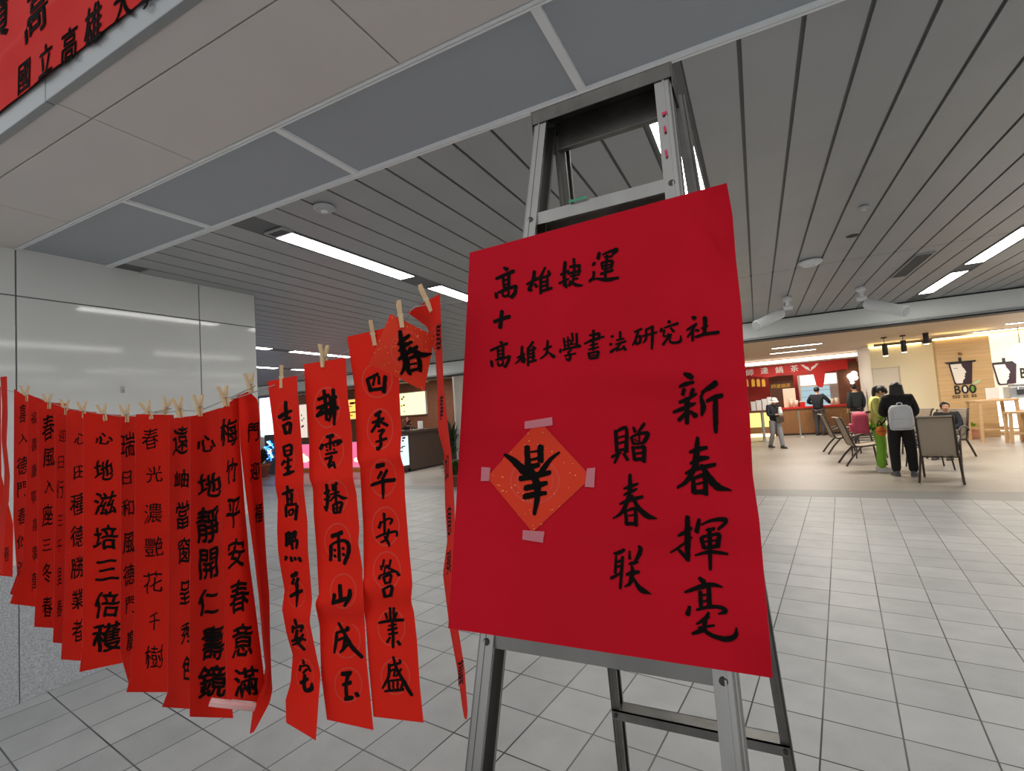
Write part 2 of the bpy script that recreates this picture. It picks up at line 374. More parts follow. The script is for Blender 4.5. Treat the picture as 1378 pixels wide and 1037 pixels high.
def stroke_mesh(mb, stroke, surf, rnd):
    C = catmull(stroke); xy = C[:, :2]; wd = np.maximum(C[:, 2], .5)*.5*1.17
    T = np.gradient(xy, axis=0); T /= np.maximum(np.linalg.norm(T, axis=1), 1e-6)[:, None]; N = np.stack([-T[:, 1], T[:, 0]], 1)
    jl = 1+.10*np.array([rnd.uniform(-1, 1) for _ in wd]); jr = 1+.10*np.array([rnd.uniform(-1, 1) for _ in wd])
    Lf = xy+N*(wd*jl)[:, None]; Rg = xy-N*(wd*jr)[:, None]
    a = rnd.uniform(.35, .75)
    s0 = [xy[0]-T[0]*wd[0]*.6+N[0]*wd[0]*.45, xy[0]-T[0]*wd[0]*.5*a-N[0]*wd[0]*.7]
    s1 = [xy[-1]+T[-1]*wd[-1]*.55*a+N[-1]*wd[-1]*.6, xy[-1]+T[-1]*wd[-1]*.65-N[-1]*wd[-1]*.4]
    pts = [s0[0]]+list(Lf)+[s1[0]]; qts = [s0[1]]+list(Rg)+[s1[1]]
    n = len(pts); vs = [surf(*p) for p in pts]+[surf(*p) for p in qts]
    mb.add(vs, [(i, i+1, n+i+1, n+i) for i in range(n-1)])
GLYPH = {}
def glyph(ch, bold=.012):
    key = (ch, bold)
    if key in GLYPH: return GLYPH[key]
    c = bpy.data.curves.new('g', 'FONT'); c.body = ch; c.offset = bold; c.resolution_u = 3
    o = bpy.data.objects.new('g', c); COL.objects.link(o); bpy.context.view_layer.update()
    me = bpy.data.meshes.new_from_object(o.evaluated_get(bpy.context.evaluated_depsgraph_get()))
    bm = bmesh.new(); bm.from_mesh(me); bmesh.ops.triangulate(bm, faces=bm.faces)
    for lim in (.30, .18, .12):
        ee = [e for e in bm.edges if e.calc_length() > lim]
        if ee: bmesh.ops.subdivide_edges(bm, edges=ee, cuts=1); bmesh.ops.triangulate(bm, faces=bm.faces)
    V = np.array([v.co[:2] for v in bm.verts]); Fs = [[v.index for v in f.verts] for f in bm.faces]
    bm.free(); bpy.data.objects.remove(o); bpy.data.curves.remove(c); bpy.data.meshes.remove(me)
    if len(V) == 0: return None
    lo, hi = V.min(0), V.max(0); V = (V-(lo+hi)/2)/np.maximum(hi-lo, 1e-6)
    GLYPH[key] = (V, Fs); return GLYPH[key]
def glyph_mesh(mb, ch, cx, cy, w, h, surf, rnd, bold=.012, slant=-.10, tilt=0.0):
    g = glyph(ch, 0.0)
    if g is None: return
    V, Fs = g; ph = rnd.uniform(0, 6); q = bold*1.5     # heavier brush: the same strokes laid down three times, slightly shifted
    for ox, oy in ([(0, 0), (q, q*.6), (-q, -q*.4), (q*.3, -q)] if bold > .003 else [(0, 0)]):
        out = []
        for x, y in V:
            xx = x+ox+.03*math.sin(y*9+ph)+.02*math.sin(x*14+ph); yy = y+oy+.12*x+.03*math.sin(x*8+ph)
            out.append(surf(cx+xx*w+tilt*yy, cy-yy*h))
        mb.add(out, Fs)

class Sheet:
    """A hanging sheet of paper: two traced edges on an upright (or leaning) plane, with its own twist and waves."""
    def __init__(s, left, right, p0, n, off=lambda u, v: 0.0, nu=8, nv=60):
        s.L, s.R = np.array(left, float), np.array(right, float); s.p0, s.n = np.array(p0, float), np.array(n, float); s.off = off; s.nu, s.nv = nu, nv
        s.tl = np.r_[0, np.cumsum(np.linalg.norm(np.diff(s.L, axis=0), axis=1))]; s.tl /= s.tl[-1]
        s.tr = np.r_[0, np.cumsum(np.linalg.norm(np.diff(s.R, axis=0), axis=1))]; s.tr /= s.tr[-1]
    def edge(s, v):
        return (np.array([np.interp(v, s.tl, s.L[:, 0]), np.interp(v, s.tl, s.L[:, 1])]), np.array([np.interp(v, s.tr, s.R[:, 0]), np.interp(v, s.tr, s.R[:, 1])]))
    def uv(s, x, y):
        v = .5
        for _ in range(14):
            l, r = s.edge(v); u = (x-l[0])/(r[0]-l[0]+1e-9); yy = l[1]+(r[1]-l[1])*u
            v = min(1, max(0, v+(y-yy)/(.5*(s.L[-1, 1]-s.L[0, 1]+s.R[-1, 1]-s.R[0, 1]))))
        return u, v
    def pt(s, x, y, d, uv=None):
        u, v = uv if uv else s.uv(x, y)
        return on_plane(x, y, s.p0+s.n*(s.off(u, v)+d), s.n)
    def build(s, name, front, back, label, cat, group=None, rings=(), flecks=(), thick=.0003):
        mb = MB(); G = []; B = []
        for j in range(s.nv+1):
            v = j/s.nv; l, r = s.edge(v)
            for i in range(s.nu+1):
                u = i/s.nu; p = l+(r-l)*u; G.append(s.pt(p[0], p[1], 0, (u, v))); B.append(s.pt(p[0], p[1], -thick, (u, v)))
        W = s.nu+1; A_ = np.array(G).reshape(s.nv+1, W, 3); du = np.gradient(A_, axis=1); dv_ = np.gradient(A_, axis=0)
        nn_ = np.cross(du, dv_); nn_ /= np.maximum(np.linalg.norm(nn_, axis=2, keepdims=True), 1e-9)
        if (nn_*(EYE-A_)).sum() < 0: nn_ = -nn_
        B = list((A_-nn_*thick).reshape(-1, 3))
        W = s.nu+1; fs = [q for j in range(s.nv) for i in range(s.nu) for q in ((j*W+i, (j+1)*W+i, (j+1)*W+i+1), (j*W+i, (j+1)*W+i+1, j*W+i+1))]
        mb.add(G, fs, 0, True); mb.add(B, [tuple(reversed(f)) for f in fs], 1, True)
        for x, y, rx, ry in rings:
            N = 36; ring = []
            for k in range(N):
                a = 2*PI*k/N
                for q in (1.0, .91): ring.append(s.pt(x+rx*q*math.cos(a), y+ry*q*math.sin(a), .0003))
            mb.add(ring, [(2*k, 2*k+1, (2*k+3) % (2*N), (2*k+2) % (2*N)) for k in range(N)], 2)
        for x, y, a, b in flecks:
            mb.add([s.pt(x+dx, y+dy, .0004) for dx, dy in ((-a, 0), (0, -b), (a, 0), (0, b))], [(0, 1, 2, 3)], 3)
        s.org = tuple(np.mean(G[:W], axis=0))
        s.ob = mb.build(name, [front, back, M_RING, M_GOLD], None, s.org, recalc=False)
        tag(s.ob, label, cat, group); return s.ob
    def write(s, strokes, d=.0012, name='brush_character'):
        rnd = random.Random(len(s.ob.children)+17); mb = MB()
        for k, st in enumerate(strokes): stroke_mesh(mb, st, lambda x, y, k=k: s.pt(x, y, d+k*.00001), rnd)
        mb.build(name, M_INK, s.ob, s.org, recalc=False)
    def print(s, ch, cx, cy, w, h, d=.0016, bold=.012, m=None, tilt=0.0):
        rnd = random.Random(ord(ch[0])+int(cx)); mb = MB(); glyph_mesh(mb, ch, cx, cy, w, h, lambda x, y: s.pt(x, y, d), rnd, bold, tilt=tilt)
        if mb.v: mb.build('brush_character', m or M_INK, s.ob, s.org, recalc=False)

# ------------------------------------------------------------------ crimson notice poster on the ladder
LT = .2194; LN = np.array([0, -1, LT]); LN = LN/np.linalg.norm(LN); LP = np.array([0, .786, 1.107])
def poster_off(u, v):
    e = .003*math.sin(7*v+3*u)+.0022*math.sin(11*u-4*v)+.0012*math.sin(19*v+2*u)
    e += .009*math.exp(-((v-.33-.06*u)/.035)**2)*math.exp(-((u-.75)/.3)**2)        # soft horizontal creases
    e -= .009*math.exp(-((v-.80+.05*u)/.05)**2)*math.exp(-((u-.8)/.35)**2)
    e += .004*math.exp(-((v-.47)/.03)**2)*math.exp(-((u-.2)/.3)**2)
    q = max(0, u-.86)/.14
    e += .011*q*math.sin(13*v+.6+2*u)+.004*q*math.sin(31*v+5*u)             # crumpled right edge
    e += .022*max(0, (u-.90)/.10)*max(0, .14-v)/.14                          # lifted top right corner
    e -= .005*math.exp(-(((u-.90)-(v-.10)*.9)/.022)**2)*math.exp(-((v-.12)/.1)**2)
    return e+.006
poster = Sheet([(632, 340), (625, 480), (616, 640), (608, 770), (603, 845)],
               [(978, 246), (986, 290), (990, 345), (998, 415), (1001, 470), (1009, 560), (1013, 640), (1022, 700), (1028, 770), (1035, 850), (1040, 912)], LP, LN, poster_off, 70, 80)
# the top edge bows slightly upwards, the bottom edge slightly down
_e = poster.edge
poster.build('notice_poster', M_POSTER, M_BACK, 'large crimson paper notice with black brush writing taped across the aluminium stepladder', 'poster')
T1 = (655, 330, 7.253); T2 = (650, 430, 8.106); T3 = (805, 415, 8.106); T4 = (895, 490, 5.4545); T5 = (895, 680, 5.4545); T6 = (810, 560, 6.481); T7 = (810, 720, 11.525)
POSTER = [
(T1, '165 215 20 200 235 40;90 325 25 180 285 28 265 250 32;155 290 25 170 430 22;215 265 30 215 400 28;160 345 18 215 325 18;165 390 18 215 370 18;170 425 20 215 400 20;90 465 30 95 510 30;110 460 20 200 425 28 285 395 25;285 395 30 275 460 32 245 505 35;245 505 24 200 492 12;150 460 20 165 495 22 205 485 22 215 445 20'),
(T1, '390 380 20 500 320 28;465 250 28 455 330 32 430 400 24 405 440 20;440 370 25 410 430 25 440 435 25;470 375 24 488 405 28;570 215 20 525 310 25;525 300 28 525 470 22;600 250 25 615 285 25;530 320 22 610 290 22;530 360 20 600 345 20;530 400 20 600 385 20;540 445 24 635 415 24;590 290 22 590 420 22'),
(T1, '720 285 20 800 245 22;765 160 30 755 300 32 775 410 26;775 405 20 740 382 12;705 370 20 800 325 18;850 130 24 855 260 26 840 345 20;810 210 22 910 195 26;905 195 26 897 285 22;790 275 20 915 245 24;815 300 18 895 285 18;850 330 18 890 320 18;815 345 18 800 395 18;812 390 14 835 365 16;825 350 16 870 385 30 935 390 14'),
(T1, '1040 178 42 1050 182 38;1045 255 26 1040 310 24 1000 350 22;1000 352 20 1060 325 18 1170 335 34 1285 315 22;1100 70 28 1085 130 34;1130 90 16 1200 60 24 1270 40 34 1225 90 20;1150 115 20 1225 105 20;1175 95 22 1155 310 24;1120 170 22 1130 230 20;1120 170 20 1220 150 26 1215 215 28;1130 200 16 1215 185 16;1135 232 18 1210 215 18;1110 278 22 1230 240 24'),
(T1, '70 745 32 150 715 30 225 695 35;148 640 34 140 720 34 128 805 34'),
(T2, '185 240 20 205 255 35;80 335 22 170 295 24 265 258 26;160 300 24 165 430 22;215 275 28 220 400 26;165 345 16 215 325 16;165 385 16 215 365 16;165 425 18 220 400 18;90 450 30 100 510 28;135 440 18 210 425 22 290 395 24;290 395 28 270 460 28 240 515 26;240 515 20 205 490 12;160 460 18 170 500 20 215 480 20 215 445 18'),
(T2, '370 415 16 450 370 24;425 290 26 420 380 26 395 440 20 350 478 12;440 385 24 425 460 28;430 462 20 460 440 16;455 420 22 445 470 20;545 240 24 490 320 26;490 310 24 490 500 22;500 340 20 575 310 20;500 375 18 560 360 18;500 410 18 565 400 18;505 460 22 580 440 22;550 290 24 545 450 24'),
(T2, '660 322 18 745 290 22;705 225 20 700 310 26 690 370 22 625 425 14;712 355 14 775 405 38'),
(T2, '880 200 20 895 310 20;925 185 18 930 300 18;970 145 22 980 230 20;1020 150 24 1025 290 26;890 240 12 930 232 12;900 280 12 1020 260 12;940 215 16 985 270 16;985 205 14 945 275 14;845 320 22 840 355 24;870 330 20 960 305 22 1060 285 30;890 395 18 1010 365 20;960 325 18 925 360 16;925 360 18 955 385 20 935 440 28 900 420 12'),
(T2, '1205 115 26 1200 330 24;1160 170 20 1270 150 28;1270 150 24 1260 195 22;1105 262 18 1200 215 22 1320 183 18;1170 240 16 1270 205 18;1165 280 16 1250 260 18;1150 325 18 1260 298 20;1150 360 22 1165 425 24;1150 365 18 1255 345 24;1260 345 28 1245 415 26;1170 392 14 1235 380 14;1165 422 24 1245 412 24'),
(T3, '150 298 32 156 308 30;133 383 30 140 394 28;135 475 30 200 425 14;240 250 24 240 340 26;200 345 18 280 325 20;190 390 18 300 355 22;240 380 22 195 450 26;198 455 22 250 440 20 285 415 14;275 405 18 295 450 32'),
(T3, '395 255 22 475 220 24;440 235 24 405 340 22 375 400 14;405 340 24 415 385 26;410 320 20 460 300 24 455 370 26;415 388 24 460 368 22;515 230 20 600 195 26;480 300 18 640 258 20;525 230 24 520 330 24 490 375 12;590 200 28 590 330 30 585 440 22'),
(T3, '768 138 36 780 150 32;695 215 24 680 250 26;720 210 16 790 185 22 870 160 28;720 235 24 710 300 18;790 210 20 825 250 26;720 305 18 800 282 20;770 275 24 750 330 22 705 395 26;790 285 20 780 350 22 820 372 24 895 355 28 900 295 14'),
(T3, '1025 90 26 1055 108 44;965 235 20 1020 200 24 1075 165 24;1060 175 24 1030 230 24 975 310 20;1030 220 26 1030 350 28;1060 235 24 1095 240 26;1125 215 16 1195 185 18;1165 95 44 1165 180 40 1155 285 34;1060 310 26 1160 280 32 1315 258 34'),
(T4, '140 68 24 185 90 40 195 110 20;105 165 18 150 145 28 210 130 20;140 180 24 130 225 24;205 180 26 190 230 26;105 278 22 165 255 26 230 215 16;150 292 20 225 285 12;60 352 18 130 325 28 215 292 14;160 250 34 160 350 34 160 435 26;150 360 26 100 410 28;185 345 20 225 380 38;375 135 40 320 175 34 265 205 12;285 200 18 265 240 20 280 310 36 268 375 18;305 270 22 370 240 30 420 228 28;370 250 30 370 380 36 372 500 24'),
(T4, '238 535 22 235 600 34 225 700 40;180 645 18 240 625 34 305 610 24;185 728 18 250 695 38 320 685 20;150 800 20 230 765 30 370 735 24;235 690 36 215 760 36 160 855 30 90 905 18;265 740 30 330 840 44 390 900 46 490 925 6;205 830 26 210 940 36;205 840 20 275 815 30 295 850 30 298 955 34;225 880 14 285 865 14;210 938 30 300 935 34'),
(T5, '165 80 30 165 180 38 165 300 38 170 405 24;95 222 16 150 195 30 195 165 20;170 400 26 120 345 24 85 310 14;40 345 12 110 300 18 200 232 10;250 100 22 232 195 34;265 140 14 340 110 20 430 100 30 445 122 26 390 175 20;300 180 14 360 170 26;265 235 26 285 310 30;270 230 20 350 215 20 395 215 28 385 300 36;290 265 14 380 255 14;285 312 22 385 297 26;220 365 12 330 340 26 460 355 16;325 170 30 330 330 28 332 470 20'),
(T5, '250 530 22 285 560 36;145 635 16 250 600 34 340 580 30 420 598 12;258 630 28 265 750 28;320 605 28 325 740 34;265 660 14 320 650 14;270 705 14 320 695 14;180 740 20 165 800 34;230 765 16 320 745 24 400 745 24 445 775 30 390 795 12;320 785 20 295 830 30 230 870 12;245 865 12 290 838 24 325 815 14;245 895 14 360 880 18;200 940 20 270 915 34 300 900 18;295 840 28 290 910 28 350 955 28 450 980 36 515 955 34 522 895 8'),
(T6, '120 125 28 130 310 28;120 135 20 180 105 28 215 115 26 210 310 36;145 185 16 200 170 16;145 235 18 200 220 18;140 295 20 205 285 22;85 355 22 140 325 22 170 310 12;150 320 24 110 405 20;190 325 24 225 380 28;275 95 20 290 135 28;370 60 26 320 135 22;255 180 24 275 240 26;265 175 20 330 150 24 400 150 34 370 220 34;325 160 16 325 225 16;285 195 12 305 215 12;285 240 20 370 230 22;270 265 26 285 380 28;275 275 20 370 265 30;370 265 32 365 395 36;290 325 18 355 315 20;285 375 28 370 370 28'),
(T6, '245 505 24 245 600 30 240 680 32;190 630 16 250 610 30 315 585 16;190 685 16 245 660 30 305 630 16;155 765 16 240 730 34 355 700 24;240 680 30 200 790 32 160 850 26 95 890 10;260 690 24 320 800 36 400 870 42 480 890 8;205 810 22 215 945 28;210 825 18 270 805 26 293 825 28 295 950 34;230 867 14 285 857 14;215 937 28 300 935 30'),
(T7, '185 280 30 260 270 50 345 225 50;220 310 30 205 590 40;320 330 40 305 560 44 285 825 40;215 420 40 300 390 40;215 490 40 300 470 30;140 665 45 210 630 40 310 570 28;430 245 26 430 365 40;570 165 36 600 220 60 560 330 60 510 400 28;420 445 30 480 430 50 560 410 34;380 610 40 470 580 60 575 570 48;460 470 30 475 560 60 450 700 60 420 760 50 350 795 20;490 660 24 560 790 60 640 860 70 765 910 12'),
]
for fr, s in POSTER: poster.write(parse(s, *fr))

# square orange-red paper with the upside-down character, taped onto the poster
sq = Sheet([(725, 565.5), (655, 642)], [(796, 642), (716.7, 716)], LP, LN, None, 16, 16)
sq.pt = lambda x, y, d, uv=None: poster.pt(x, y, d+.0016)
fl = []
rf = random.Random(5)
for _ in range(46):
    a, bq = rf.random(), rf.random(); c = np.array((725, 565.5))*(1-a)*(1-bq)+np.array((796, 642))*a*(1-bq)+np.array((655, 642))*(1-a)*bq+np.array((716.7, 716))*a*bq
    fl.append((c[0], c[1], rf.uniform(.5, 1.5), rf.uniform(.4, 1.0)))
sq.build('diamond_paper', M_DIAM, M_BACK, 'orange-red paper diamond with an upside-down brush character, taped on the crimson notice', 'paper', rings=[(720, 647, 34, 31), (720, 647, 25, 23)], flecks=fl)
T8 = (600, 540, 4.713)
sq.write(parse('515 285 30 520 410 34;600 280 32 600 380 34;535 320 10 600 312 14;540 370 14 600 355 18;520 420 34 590 400 26;370 335 14 430 375 36 485 430 44 525 470 40;720 322 12 670 360 22 630 410 30 600 455 30;470 490 30 560 470 36 660 450 26;500 550 30 570 535 34 640 515 22;495 605 32 560 590 34 635 580 22;540 440 40 575 520 40 580 600 32 560 715 20', *T8))
for quad in ([(706, 567), (743, 561), (743.5, 572), (706, 577)], [(648, 628), (660, 629), (658, 647), (647, 647)], [(790, 630), (801, 629), (799.5, 655.6), (787, 654.6)], [(703.5, 713), (732.6, 715), (730.5, 730), (703, 725.7)]):
    b = MB(); f = [sq.pt(x, y, .0011) for x, y in quad]; k = [sq.pt(x, y, .0007) for x, y in quad]
    b.add(f+k, [(0, 1, 2, 3), (7, 6, 5, 4), (0, 4, 5, 1), (1, 5, 6, 2), (2, 6, 7, 3), (3, 7, 4, 0)]); b.build('tape', M_TAPE, sq.ob, sq.org)

# ------------------------------------------------------------------ stepladder
lad = thing('stepladder', 'worn aluminium A-frame stepladder standing open on the tiles behind the crimson notice', 'ladder', (-.30, 1.0, 0))
def fy(z): return .786+(z-1.107)*LT+.013
def by(z): return 1.10+(2.19-z)*.235
def flx(z): return -.407-(2.19-z)*.083       # outer edges of the front rails
def frx(z): return -.106+(2.19-z)*.037
def blx(z): return -.388-(2.19-z)*.052
def brx(z): return -.088+(2.19-z)*.055
def channel(xo, yo, side, z0, z1, w, d, t=.003):
    b = MB()          # U-section rail: web on the outside, two flanges turned inwards
    e = 1 if side < 0 else -1
    def P3(z, dx, dy): return (xo(z)+e*dx, yo(z)+dy, z)
    def slab(dx0, dx1, dy0, dy1):
        vs = [P3(z, dx, dy) for z in (z0, z1) for dy in (dy0, dy1) for dx in (dx0, dx1)]
        b.add(vs, [(0, 2, 3, 1), (4, 5, 7, 6), (0, 1, 5, 4), (2, 6, 7, 3), (0, 4, 6, 2), (1, 3, 7, 5)])
    slab(0, t, 0, d); slab(0, w, 0, t); slab(0, w, d-t, d)
    slab(w-t, w, t, t+.006); slab(w-t, w, d-t-.006, d-t)          # lips
    for q in (.18, .5, .82): slab(-.0025, 0, d*q-.005, d*q+.005)   # ribs on the outer face
    slab(w*.36, w*.46, -.002, 0)
    return b
channel(flx, fy, -1, .02, 2.19, .030, .062).build('front_rail', M_ALU, lad)
channel(frx, fy, 1, .02, 2.19, .030, .062).build('front_rail', M_ALU, lad)
channel(blx, by, -1, .02, 2.17, .024, .045).build('rear_rail', M_ALUD, lad)
channel(brx, by, 1, .02, 2.17, .024, .045).build('rear_rail', M_ALUD, lad)
for z in (.27, .546, .823, 1.10, 1.377, 1.655, 1.938):
    b = MB(); x0, x1 = flx(z)+.004, frx(z)-.004; y = fy(z)
    b.box((x0, y+.004, z-.002), (x1, y+.075, z+.002)); b.box((x0, y+.003, z-.024), (x1, y+.006, z+.002)); b.box((x0, y+.073, z-.022), (x1, y+.076, z+.002))
    for k in range(7): b.box((x0+.004, y+.010+k*.009, z+.002), (x1-.004, y+.014+k*.009, z+.0042))
    st = b.build('step', M_ALU, lad)
    for x in (flx(z)+.015, frx(z)-.015):
        b = MB(); b.tube([(x, y-.004, z-.012), (x, y+.003, z-.012)], .0065, 12); b.build('rivet', mat('dark_rivet', (72, 70, 68), .45, .7), st)
for z in (.10, .60, 1.15, 1.68):
    b = MB(); x0, x1 = blx(z)+.003, brx(z)-.003; y = by(z)
    b.box((x0, y-.006, z-.002), (x1, y+.044, z+.002)); b.box((x0, y-.006, z-.026), (x1, y-.003, z+.002)); b.box((x0, y+.041, z-.022), (x1, y+.044, z+.002))
    rb = b.build('rear_rung', M_ALUD, lad)
    for x in (x0+.01, x1-.01): b = MB(); b.tube([(x, y-.012, z-.012), (x, y-.004, z-.012)], .006, 12); b.build('rivet', MATS['dark_rivet'], rb)
# top cap: plate with turned-down sides
b = MB(); zt = 2.20; y0 = fy(zt)-.010; y1 = by(2.17)+.055
b.box((flx(zt)-.006, y0, zt-.003), (frx(zt)+.006, y1, zt)); b.box((flx(zt)-.006, y0, zt-.052+.02), (frx(zt)+.006, y0+.003, zt)); b.box((flx(zt)-.006, y1-.003, zt-.045), (frx(zt)+.006, y1, zt))
b.box((flx(zt)-.009, y0, zt-.055), (flx(zt)-.006, y1, zt)); b.box((frx(zt)+.006, y0, zt-.055), (frx(zt)+.009, y1, zt))
b.box((flx(zt)+.03, by(2.15)-.012, zt-.075), (frx(zt)-.03, by(2.15)-.008, zt-.003)); b.box((flx(zt)+.03, by(2.15)-.026, zt-.078), (frx(zt)-.03, by(2.15)-.008, zt-.074))
b.build('top_cap', M_CAP, lad, bevel=.0012)
for side in (-1, 1):           # hinged spreaders under the second step
    z = 1.86; xa = flx(z)+.036 if side < 0 else frx(z)-.036; xb = blx(z)+.03 if side < 0 else brx(z)-.03
    b = MB(); b.bar((xa, fy(z)+.05, z-.02), ((xa+xb)/2, (fy(z)+by(z))/2+.03, z-.075), .004, .016); b.bar(((xa+xb)/2, (fy(z)+by(z))/2+.03, z-.075), (xb, by(z), z-.05), .004, .016)
    b.tube([((xa+xb)/2-.006, (fy(z)+by(z))/2+.03, z-.075), ((xa+xb)/2+.006, (fy(z)+by(z))/2+.03, z-.075)], .007)
    b.build('spreader', mat('dark_steel', (70, 70, 72), .45, .7), lad)
for xo, yo, e, wd, dp in ((flx, fy, 1, .034, .066), (frx, fy, -1, .034, .066), (blx, by, 1, .028, .049), (brx, by, -1, .028, .049)):
    b = MB(); x = xo(0); xx = sorted((x-e*.003, x+e*wd)); b.box((xx[0], yo(0)-.004, 0), (xx[1], yo(0)+dp, .045)); b.build('foot', M_RUBBER, lad, bevel=.003)
def paint(poly, off, m, pl=None):
    b = MB(); q = [on_plane(x, y, pl[0], pl[1]) for x, y in poly] if pl else poly
    nn = np.array(pl[1], float); nn /= np.linalg.norm(nn)
    if nn @ (EYE-q[0]) < 0: nn = -nn
    k = len(q); b.add([p+nn*off for p in q]+[p+nn*(off-.0004) for p in q], [tuple(range(k)), tuple(range(2*k-1, k-1, -1))]+[(i, i+k, (i+1) % k+k, (i+1) % k) for i in range(k)])
    return b.build('paint_mark', m, lad)
RP = (np.array([frx(2.1)-.0, fy(2.1), 2.1]), np.array([0, -1, LT]))
M_PINK = mat('magenta_paint', (196, 40, 84), .5); M_GREENP = mat('green_paint', (66, 140, 104), .6)
for poly in ([(890.5, 153.5), (897, 150.5), (899, 153), (892, 157)], [(893, 172), (896, 170), (897.5, 178), (894, 180)], [(894.5, 204), (898, 202), (899, 211), (896, 213)]): paint(poly, .0035, M_PINK, RP)
paint([(766, 271), (790, 264.5), (791, 268), (767, 274.5)], .006, M_GREENP, (np.array([0, fy(1.938)+.003, 1.938]), np.array([0, -1, .0])))

# ------------------------------------------------------------------ couplets on the clothesline
SY = .87                                   # the string runs parallel to the ceiling rows
WB = .165                                  # width of a couplet
def banner(key, left, right, label, near='L', wave=(), W=WB, rings=(), push=0.0, name='couplet_banner', flecks=(), dm=0.0, nu=8):
    (xl, yl), (xr, yr) = left[0], right[0]
    c = on_y((xl+xr)/2, (yl+yr)/2, SY); dv = c-EYE; dv[2] = 0; dist = np.linalg.norm(dv); n = -dv/dist
    c = c+n*push
    perp = np.linalg.norm(on_plane(xl, yl, c, n)[:2]-on_plane(xr, yr, c, n)[:2])
    tw = math.sqrt(max(0, (W/2)**2-(perp/2)**2))*(1 if near == 'R' else -1)
    def off(u, v):
        e = tw*(2*u-1)*(1-dm*v)
        for vc, a, sg in wave: e += a*math.exp(-((v-vc)/sg)**2)
        return e+.004*math.sin(5*v+xl)
    s = Sheet(left, right, c, n, off, 12, 90)
    s.build(name, M_BANNER, M_BACK, label, 'banner', 'red couplets hung on the clothesline', rings, flecks); return s
BAN = {}
BAN['siji'] = banner('siji', [(467, 453), (477, 520), (479.5, 580), (480.5, 618), (484.6, 628), (485.4, 651), (488.7, 708), (489.5, 776), (486, 796), (488, 812), (492, 837), (496, 891), (502.5, 964)],
    [(537, 437), (537, 516), (538.5, 555), (540, 580), (538.7, 610), (540, 618), (544, 630), (545, 667), (550, 733), (554, 774), (555, 786), (553, 808), (557, 823), (561, 861), (565, 922), (570, 972)],
    'wide red couplet hanging second from the ladder, below the orange-red square with the upright character', 'R', [(.33, .010, .03), (.66, .016, .05), (.70, -.012, .03)],
    rings=[(507.6, 511.6, 21, 24), (511.5, 577, 18, 28), (515.7, 642.8, 18, 26), (519, 708, 19, 27), (520.7, 767, 19, 26), (526.8, 844, 19, 25), (532, 910, 20, 25)])
BAN['geng'] = banner('geng', [(409, 490), (411, 530), (416, 591), (416, 643), (421, 656), (422, 692), (426, 740), (429, 799), (424, 812), (426.6, 825), (430, 841), (432, 907), (440, 968)],
    [(465, 481), (467.5, 530), (473.6, 581), (475, 643), (479.7, 664), (483.7, 712), (482, 730), (487.6, 763), (489, 814), (491, 839), (493, 885), (502.6, 982)],
    'red couplet with faint ringed characters, third from the ladder and clipped by a front-facing pin', 'R', [(.33, .010, .03), (.66, .018, .05), (.71, -.012, .03)],
    rings=[(439.7, 548, 18, 28), (446.2, 606, 17, 24), (451.3, 667.8, 17, 23), (454.5, 728, 18, 25), (462, 795, 18, 24), (466.5, 861, 19, 25), (468.7, 921, 19, 24)])
BAN['jixing'] = banner('jixing', [(360, 513), (361.8, 530), (367, 570), (371, 611), (370, 652), (374, 672), (372.7, 712), (374, 740), (376.6, 759), (383, 794), (379.5, 819), (385.5, 852), (394, 881), (391, 918.6), (384.4, 941), (385, 972)],
    [(399.6, 505), (400.6, 530), (404.7, 580.6), (408.8, 631), (408.3, 655.6), (413.8, 702), (414.4, 740), (418, 781), (420, 807.7), (416.6, 836.5), (423, 867.6), (431.4, 907.5), (428.8, 941), (425, 996)],
    'narrow twisting red couplet hanging alone in the gap right of the crowded row', 'R', [(.3, .008, .03), (.68, .015, .04), (.8, -.01, .05)], rings=[(382.5, 560, 11, 20), (386, 618, 11, 20), (390, 676, 12, 21), (399, 800, 12, 18), (403, 855, 12, 18), (410.5, 908, 12, 22)])
BAN['edge'] = banner('edge', [(548, 420), (575, 440), (586, 478), (588.5, 524), (590, 582), (597.7, 611), (599, 680), (602, 726), (596, 772), (604.6, 842), (615, 899), (623, 957), (625, 966)],
    [(592, 395), (592.5, 410), (596, 495), (598, 530), (602, 565), (603.5, 582), (607.5, 611), (611.5, 680), (613, 726), (609, 772), (616, 842), (625, 899), (629.4, 957), (628, 968)],
    'red couplet turned edge-on beside the ladder, half hidden by the crimson notice', 'R', [(.6, .01, .03)])
# the crowded row towards the white wall
BAN['mei'] = banner('mei', [(296, 551), (298, 640), (299, 700), (302, 800), (304, 870), (306, 940)], [(322, 531), (321.5, 545), (323.3, 601), (329.7, 686), (334, 731), (335, 750), (343, 810), (350.5, 870), (356.5, 919), (345, 944)],
    'red couplet with its lower end rolled up into a pale tube', push=.03)
BAN['men'] = banner('men', [(319, 533), (322, 560), (323.5, 601), (329.3, 653), (334, 691), (342, 750), (348.6, 808), (353, 860), (357, 900), (350, 930), (341, 950), (336, 987)], [(335, 526), (347, 538), (349, 560), (351, 625), (354, 670), (357, 731), (359, 760), (362.5, 800), (363.5, 860), (365, 905), (366.6, 928), (363, 945), (342, 984)],
    'red couplet curling round at the ladder end of the row, behind the rolled-up one', 'R', push=-.10, W=.09)
BAN['xin'] = banner('xin', [(256, 561), (256.5, 700), (255, 850), (255.3, 964)], [(298, 548), (300, 640), (302, 760), (304, 860), (314, 966)], 'red couplet with bold brush characters, directly left of the rolled-up one', push=.015, wave=[(.62, .008, .03)])
BAN['yuan'] = banner('yuan', [(228, 563), (227.5, 700), (226, 900), (226, 930), (218, 951)], [(270, 558), (270, 700), (268, 900), (262, 954)], 'red couplet partly covered on its right by the bold-lettered one', push=.0)
